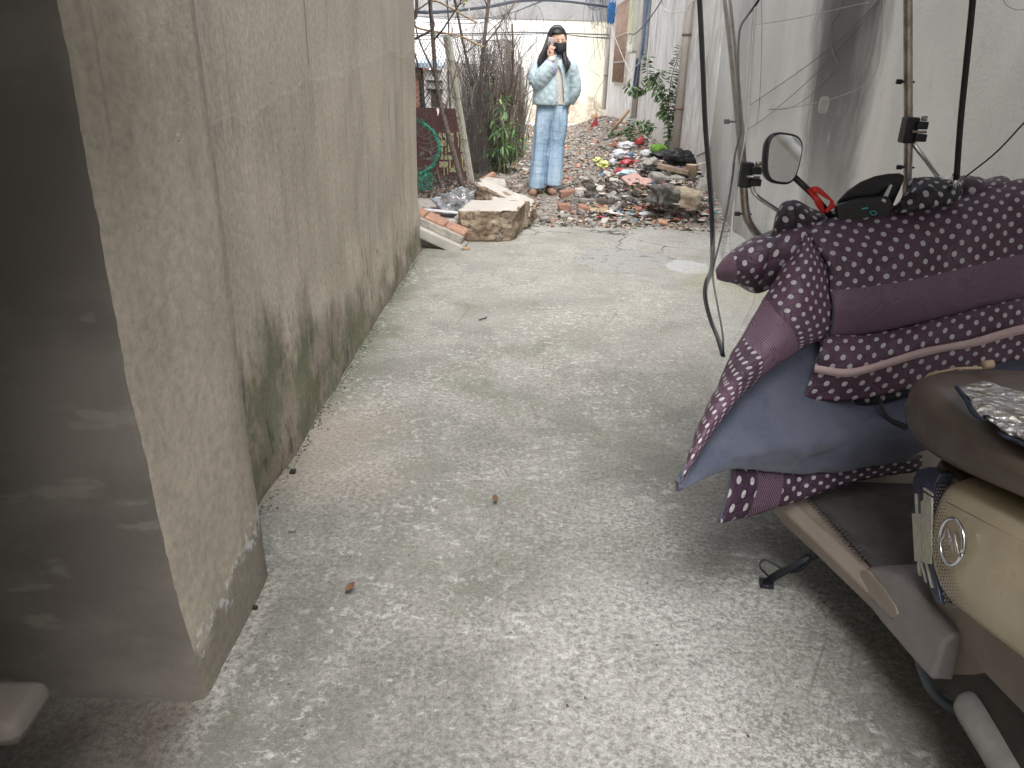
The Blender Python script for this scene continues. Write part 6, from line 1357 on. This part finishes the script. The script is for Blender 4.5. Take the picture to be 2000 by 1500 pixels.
def edge_(pts, r, y=YF, flat=.45): m = MB(); m.tube(spline([W(px, py, y+(dy if len(d_) else 0)) for px, py, dy, *d_ in [p+(0,) if len(p) == 3 else (p[0], p[1], 0, 0) for p in pts]], 7), r, 8, flat=flat); return m.build('bound_edge', M_BLK, cu)
edge_([(1363, -60, .05), (1369, 50, .05), (1373, 140, .05), (1378, 250, .05), (1386, 350, .05), (1391, 440, .04), (1391, 520, .0), (1379, 555, -.03), (1378, 585, -.06), (1388, 625, -.1), (1402, 660, -.15), (1412, 695, -.2)], .0105)
edge_([(1500, -40, .04), (1482, 0, .04), (1462, 28, .04), (1446, 55, .04), (1442, 100, .04), (1443, 160, .04), (1446, 230, .04), (1446, 262, .04), (1436, 300, .03), (1430, 350, .03), (1420, 410, .03), (1405, 475, .0), (1394, 520, -.02), (1393, 548, -.03), (1402, 600, -.08), (1411, 650, -.15), (1413, 690, -.2)], .0045)
m = MB(); m.tube(spline([W(1480, -60, YF+.04), W(1470, 60, YF+.04), W(1464, 160, YF+.04), W(1458, 250, YF+.04), W(1440, 350, YF+.04), W(1430, 430, YF+.03), W(1426, 520, YF-.01)], 7), .0022, 6); m.build('film_hem', pm('film_hem', (.8, .8, .79), (.7, .7, .69), 20, .3), cu)
m = MB(); P = [(1462, 572), (1450, 582), (1436, 602), (1424, 635), (1430, 622), (1444, 602), (1458, 586)]
m.prism([W(px, py, YF-.16) for px, py in P], (0, .002, 0)); m.build('crease', MF2, cu)
for pts, r, nm in (([(1500, 213), (1560, 208), (1640, 188), (1690, 165), (1712, 138), (1720, 90), (1726, -10)], .0010, 'film_scratch_glare'), ([(1465, 50), (1560, 35), (1660, 12), (1700, 4)], .0009, 'film_scratch_glare'), ([(1958, -5), (1966, 10), (1985, 19), (2005, 18)], .0014, 'film_scratch_glare')):  # scratches; the last curve is glare drawn as a pale line
    m = MB(); m.tube(spline([W(px, py, YP+.03) for px, py in pts], 7), r, 5); m.build(nm, pm('film_hem', (.5, .5, .49)), cu)
# ---- things resting on the scooter
hk = MB(); c = W(1609, 205, YP+.045); hk.prism([c+Vector((.0140*abs(math.cos(a*.314))**.6*(1 if math.cos(a*.314) > 0 else -1), 0, .023*abs(math.sin(a*.314))**.7*(1 if math.sin(a*.314) > 0 else -1))) for a in range(20)], (0, .003, 0)); hk.tube([c+Vector((.006*math.cos(a*.5), -.003, .010+.006*math.sin(a*.5))) for a in range(13)], .0018, 6); hk.box(c+Vector((0, -.004, -.010)), (.012, .005, .01))
tag(hk.build('adhesive_hook', pm('clear_white', (.66, .66, .64), (.75, .75, .73), 60, .25, .2), bevel=.0008), 'small clear white adhesive hook stuck on the front film', 'hook')
rb = thing('red_ribbon', W(1600, 400, 2.06), 'red ribbon knotted round the stem of the left mirror', 'ribbon'); M_RED = pm('red_satin', (.66, .035, .025), (.52, .022, .02), 20, .38, .1)
def rib(rows, nm='tail'): patch(nm, rows, [M_RED], rb, .0015, 0, ku=5, kv=4, wr=.0006)
YR = 2.05
rib([[W(1575, 371, YR), W(1590, 364, YR-.015), W(1602, 367, YR-.01), W(1615, 379, YR), W(1626, 390, YR)], [W(1580, 377, YR), W(1592, 376, YR-.022), W(1602, 380, YR-.015), W(1612, 387, YR), W(1624, 394, YR)]], 'loop')
rib([[W(1577, 374, YR-.005), W(1588, 376, YR-.012), W(1602, 386, YR-.014), W(1608, 400, YR-.006), W(1611, 414, YR)], [W(1582, 380, YR-.005), W(1587, 388, YR-.012), W(1592, 398, YR-.014), W(1598, 408, YR-.006), W(1608, 418, YR)]])
rib([[W(1622, 388, YR), W(1628, 392, YR-.004), W(1631, 402, YR-.004)], [W(1619, 400, YR), W(1624, 404, YR-.004), W(1630, 405, YR-.002)], [W(1611, 412, YR), W(1614, 415, YR), W(1616, 416, YR)]])
# quilted apron
def m_dots(nm, axis=None, b0=0, b1=0, base=(.105, .052, .088), tone=(.074, .040, .064), sp=.0305, period=0):
    t = NT(nm); uv = t.uv(); U, V, _ = t.sep(uv)
    def lat(s, off, r):
        a = t.mth('ADD', t.mth('MULTIPLY', U, 1/s), off); b = t.mth('ADD', t.mth('MULTIPLY', V, 1/s), off)
        x = t.mth('SUBTRACT', t.mth('FRACT', a), .5); y = t.mth('SUBTRACT', t.mth('FRACT', b), .5)
        return t.mth('SQRT', t.mth('ADD', t.mth('MULTIPLY', x, x), t.mth('MULTIPLY', y, y)))
    s = sp*1.414; d = t.mth('MINIMUM', lat(s, 0, 0), lat(s, .5, 0)); dots = t.step(d, .165, .150); ringd = t.mth('MULTIPLY', t.step(d, .215, .18), 1.0)
    s2 = .0068; d2 = t.mth('MINIMUM', lat(s2, 0, 0), lat(s2, .5, 0)); mini = t.step(d2, .26, .16)
    n = t.noise(t.obj(), 9, 4, .6); col = t.mix(t.step(n, .4, .6), base, tone)
    big = t.mix(t.mth('MULTIPLY', ringd, .6), col, tuple(x*.45 for x in base)); big = t.mix(dots, big, (.50, .48, .50))
    if axis is not None:
        A = t.mth('SUBTRACT', V, t.mth('MULTIPLY', U, .9)) if axis == 2 else (U, V)[axis]
        if period: A = t.mth('MULTIPLY', t.mth('FRACT', t.mth('DIVIDE', t.mth('ADD', A, 5*period), period)), period)
        bm_ = t.mth('MULTIPLY', t.step(A, b0-.001, b0+.001), t.step(A, b1+.001, b1-.001))
        sm_ = t.mix(t.mth('MULTIPLY', mini, .85), tuple(x*.95 for x in base), (.34, .24, .31)); big = t.mix(bm_, big, sm_)
    w_ = t.noise(t.mapv(t.obj(), (1, 1, 1)), 22, 4, .55, .7); wv_ = t.noise(uv, 60, 3)
    cr_ = t.noise(t.mapv(t.obj(), (1, 1, 1), (.4, .3, .8)), 9, 3, .5, 2.5); cre = t.mth('ABSOLUTE', t.mth('SUBTRACT', cr_, .5))
    return t.fin(big, .50, t.bump(t.mth('ADD', t.mth('MULTIPLY', t.step(cre, 0, .05), .35), t.mth('ADD', w_, t.mth('MULTIPLY', wv_, .15))), .5, .012), 0, .45)
def m_fleece():
    t = NT('blue_grey_fleece'); p = t.obj(); n = t.noise(p, 6, 4, .6); f = t.noise(p, 420, 3, .7); f2 = t.noise(p, 90, 4, .7)
    col = t.mix(t.step(n, .4, .6), (.088, .100, .150), (.115, .128, .178)); col = t.mix(t.mth('MULTIPLY', t.step(f2, .4, .65), .3), col, (.125, .14, .195))
    t.b.inputs['Sheen Weight'].default_value = .3
    return t.fin(col, .95, t.bump(t.mth('ADD', f, t.mth('MULTIPLY', f2, 1.5)), .45, .004), 0, .15)
M_FLEECE = m_fleece(); MD0 = m_dots('polka_dot_quilt'); MDA = m_dots('polka_dot_wing', 2, .20, .33, sp=.029); MDB = m_dots('polka_dot_main', 1, .30, .43); MDE = m_dots('polka_dot_hem', 0, .085, .175, base=(.062, .032, .06), tone=(.05, .026, .048)); MDF = m_dots('polka_dot_muff', 0, -.01, .085)
ap = thing('quilted_apron', W(1650, 600, 1.95), 'purple polka dot quilted windproof apron with blue fleece lining draped over the scooter front', 'apron')
def rw(*pts): return [W(px, py, y) for px, py, y in pts]
patch('wing', [rw((1562, 458, 2.07), (1578, 458, 2.04), (1600, 468, 2.06)), rw((1530, 515, 2.03), (1572, 505, 1.97), (1616, 515, 1.99)), rw((1503, 562, 1.99), (1560, 560, 1.92), (1622, 570, 1.95)), rw((1468, 625, 1.92), (1540, 630, 1.86), (1620, 650, 1.92)), rw((1425, 700, 1.83), (1485, 690, 1.78), (1562, 682, 1.85)), rw((1388, 785, 1.74), (1425, 760, 1.71), (1478, 745, 1.76)), rw((1348, 880, 1.63), (1375, 845, 1.62), (1408, 820, 1.66)), rw((1321, 957, 1.555), (1326, 948, 1.55), (1334, 935, 1.56))], [MDA, M_FLEECE], ap, .014, .009, (1, 1), 12, 9, .0045, 1)
mainb = [rw((1558, 470, 2.14), (1650, 432, 2.16), (1760, 416, 2.18), (1880, 395, 2.20), (1985, 372, 2.22), (2110, 372, 2.24)), rw((1562, 452, 2.08), (1650, 422, 2.10), (1760, 404, 2.12), (1880, 384, 2.14), (1985, 357, 2.17), (2110, 360, 2.2)), rw((1590, 475, 2.01), (1670, 455, 2.03), (1770, 435, 2.05), (1890, 410, 2.08), (1995, 390, 2.1), (2120, 390, 2.13)), rw((1618, 520, 1.96), (1695, 500, 1.98), (1790, 485, 2.0), (1900, 458, 2.03), (2000, 440, 2.06), (2130, 435, 2.1)), rw((1622, 565, 1.94), (1700, 555, 1.955), (1795, 540, 1.98), (1900, 515, 2.0), (2000, 492, 2.03), (2130, 480, 2.07)), rw((1628, 610, 1.925), (1705, 603, 1.94), (1795, 585, 1.96), (1900, 562, 1.98), (2000, 540, 2.01), (2130, 525, 2.05)), rw((1622, 662, 1.93), (1705, 652, 1.95), (1795, 632, 1.965), (1900, 606, 1.985), (2000, 583, 2.01), (2130, 565, 2.05))]
patch('main_panel', mainb, [MDB, M_FLEECE], ap, .014, .008, (4, 1), 11, 9, .0045, 2)
patch('lower_flap', [rw((1605, 655, 1.915), (1700, 652, 1.925), (1800, 632, 1.945), (1900, 605, 1.96), (2000, 582, 1.99), (2130, 570, 2.03)), rw((1600, 690, 1.875), (1695, 688, 1.885), (1795, 666, 1.90), (1900, 640, 1.93), (2000, 616, 1.96), (2130, 600, 2.0)), rw((1588, 725, 1.865), (1690, 722, 1.87), (1792, 700, 1.89), (1900, 672, 1.915), (2000, 648, 1.95), (2130, 630, 1.99)), rw((1563, 785, 1.86), (1670, 782, 1.87), (1785, 758, 1.89), (1900, 722, 1.91), (2000, 702, 1.94), (2130, 690, 1.98))], [MD0, M_FLEECE], ap, .016, .007, (4, 1), 11, 9, .0055, 3)
patch('pink_band', [rw((1592, 713, 1.846), (1650, 721, 1.846), (1700, 712, 1.85), (1795, 683, 1.866), (1850, 672, 1.876), (1900, 662, 1.89), (2000, 634, 1.925), (2130, 615, 1.97)), rw((1590, 727, 1.846), (1650, 737, 1.846), (1700, 727, 1.85), (1795, 699, 1.866), (1850, 686, 1.876), (1900, 678, 1.89), (2000, 652, 1.925), (2130, 632, 1.97))], [pm('pale_pink_band', (.58, .44, .43), (.52, .39, .39), 20, .6, .05)], ap, .002, 0, ku=6, kv=3, wr=.001)
patch('lining', [rw((1575, 625, 2.0), (1680, 690, 2.0), (1790, 700, 2.02), (1900, 690, 2.02), (2030, 660, 2.05)), rw((1530, 655, 1.90), (1640, 730, 1.93), (1750, 745, 1.97), (1870, 735, 2.0), (2030, 720, 2.02)), rw((1455, 725, 1.80), (1590, 790, 1.86), (1700, 805, 1.9), (1820, 800, 1.93), (1980, 790, 1.97)), rw((1392, 810, 1.70), (1540, 855, 1.74), (1660, 860, 1.80), (1780, 855, 1.85), (1900, 850, 1.9)), rw((1328, 930, 1.59), (1432, 900, 1.66), (1560, 905, 1.76), (1680, 900, 1.81), (1800, 885, 1.86)), rw((1325, 960, 1.56), (1432, 917, 1.66), (1560, 927, 1.765), (1680, 915, 1.82), (1800, 897, 1.87))], [M_FLEECE], ap, .010, .006, (2, 1), 10, 8, .008, 4)
patch('hem_panel', [rw((1432, 908, 1.69), (1500, 918, 1.74), (1560, 922, 1.785), (1680, 908, 1.84), (1800, 888, 1.89)), rw((1424, 962, 1.672), (1495, 960, 1.725), (1560, 950, 1.77), (1680, 925, 1.835), (1800, 905, 1.885)), rw((1406, 1022, 1.655), (1480, 1005, 1.71), (1560, 978, 1.76), (1680, 940, 1.83), (1800, 920, 1.88))], [MDE, M_FLEECE], ap, .012, .008, (2, 1), 10, 8, .003, 5)
patch('inner_strip', [rw((1640, 770, 1.905), (1740, 758, 1.915), (1850, 722, 1.94)), rw((1650, 797, 1.90), (1745, 783, 1.91), (1855, 738, 1.935))], [m_dots('polka_dot_navy', base=(.022, .024, .045), tone=(.018, .02, .035))], ap, .008, .003, (1, 1), 8, 5, .002, 6)
patch('gathered_cap', [rw((1510, 448, 2.17), (1524, 402, 2.15), (1553, 390, 2.13), (1590, 408, 2.15), (1650, 415, 2.17)), rw((1512, 458, 2.12), (1530, 425, 2.09), (1560, 418, 2.08), (1595, 425, 2.1), (1645, 425, 2.12)), rw((1520, 470, 2.10), (1550, 455, 2.08), (1580, 450, 2.08), (1610, 445, 2.08), (1645, 438, 2.1))], [m_dots('polka_dot_dim', base=(.045, .028, .045), tone=(.03, .02, .03)), M_FLEECE], ap, .012, .008, (2, 1), 8, 6, .006, 7)
patch('left_muff', [rw((1397, 528, 2.17), (1440, 485, 2.19), (1500, 452, 2.2), (1570, 430, 2.2), (1640, 418, 2.18)), rw((1398, 532, 2.13), (1445, 500, 2.08), (1510, 470, 2.06), (1575, 455, 2.07), (1640, 440, 2.1)), rw((1399, 537, 2.12), (1450, 525, 2.05), (1500, 512, 2.04), (1560, 490, 2.05), (1620, 470, 2.1)), rw((1400, 545, 2.14), (1438, 556, 2.10), (1482, 572, 2.09), (1550, 540, 2.10), (1600, 510, 2.14))], [MDF, M_FLEECE], ap, .014, .012, (2, 1), 10, 8, .003, 8, loc=None)
# right muff: dark open mouth with dotted lining, dotted back
rm = [rw((1745, 405, 2.11), (1768, 370, 2.12), (1790, 343, 2.14), (1830, 350, 2.15), (1870, 350, 2.15)), rw((1748, 412, 2.07), (1775, 390, 2.06), (1800, 368, 2.06), (1840, 372, 2.07), (1880, 365, 2.1)), rw((1750, 420, 2.06), (1785, 412, 2.03), (1815, 402, 2.03), (1850, 398, 2.04), (1885, 385, 2.08))]
patch('muff_mouth', rm, [m_dots('polka_dot_dark', base=(.022, .018, .028), tone=(.016, .014, .022)), M_FLEECE], ap, .012, .006, (2, 1), 8, 6, .010, 9)
patch('right_muff', [rw((1868, 352, 2.22), (1880, 346, 2.23), (1925, 350, 2.24), (1960, 346, 2.25), (1985, 368, 2.26)), rw((1876, 358, 2.16), (1900, 356, 2.15), (1930, 362, 2.15), (1960, 362, 2.17), (1985, 376, 2.2)), rw((1880, 385, 2.14), (1905, 382, 2.13), (1935, 380, 2.14), (1965, 378, 2.15), (1988, 382, 2.18))], [MD0, M_FLEECE], ap, .012, .010, (2, 1), 8, 6, .004, 10)
m = MB(); m.tube(spline(rw((1553, 396, 2.12), (1556, 415, 2.07), (1556, 445, 2.06)), 4), .0022, 5); m.build('drawstring', M_BLK, ap)
m = MB(); m.tube(spline(rw((1720, 780, 1.885), (1724, 800, 1.88), (1738, 818, 1.87), (1755, 826, 1.86), (1775, 834, 1.85)), 5), .0085, 8, flat=.25); m.build('strap', M_BLK, ap)
# silver heat blanket on the seat
t = NT('silver_foil'); p = t.obj(); v_ = t.vor(p, 60); n = t.noise(p, 34, 5, .7, .8); t.fin(t.mix(t.step(n, .4, .6), (.72, .72, .74), (.50, .46, .40)), .28, t.bump(t.mth('ADD', v_, n), 1.0, .012), .9)
fo = thing('foil_pad', (1.12, 1.2, .8), 'crinkled silver foil sunshade pad lying on the brown seat', 'seat pad')
fr_ = [[G(px, py, z) for px, py in r_] for z, r_ in ((.800, ((1872, 752), (1925, 746), (1985, 765), (2060, 795), (2150, 830))), (.797, ((1890, 776), (1930, 775), (1985, 790), (2055, 820), (2145, 860))), (.794, ((1903, 800), (1940, 803), (1987, 818), (2050, 848), (2140, 890))), (.792, ((1925, 816), (1952, 830), (1987, 842), (2045, 870), (2130, 912))), (.782, ((1946, 822), (1962, 846), (1988, 856), (2042, 886), (2120, 930))))]
patch('foil', fr_, [t.m, M_BLK], fo, .006, .004, (1, 1), 8, 7, .006, 12)
m = MB(); m.tube(spline([p+Vector((-.003, 0, -.004)) for p in (fr_[0][0], fr_[1][0], fr_[2][0], fr_[3][0], fr_[4][0], fr_[4][1], fr_[4][2], fr_[4][3], fr_[4][4])], 6), .0036, 6); m.build('binding', pm('navy_binding', (.02, .025, .05), (.015, .02, .04)), fo)
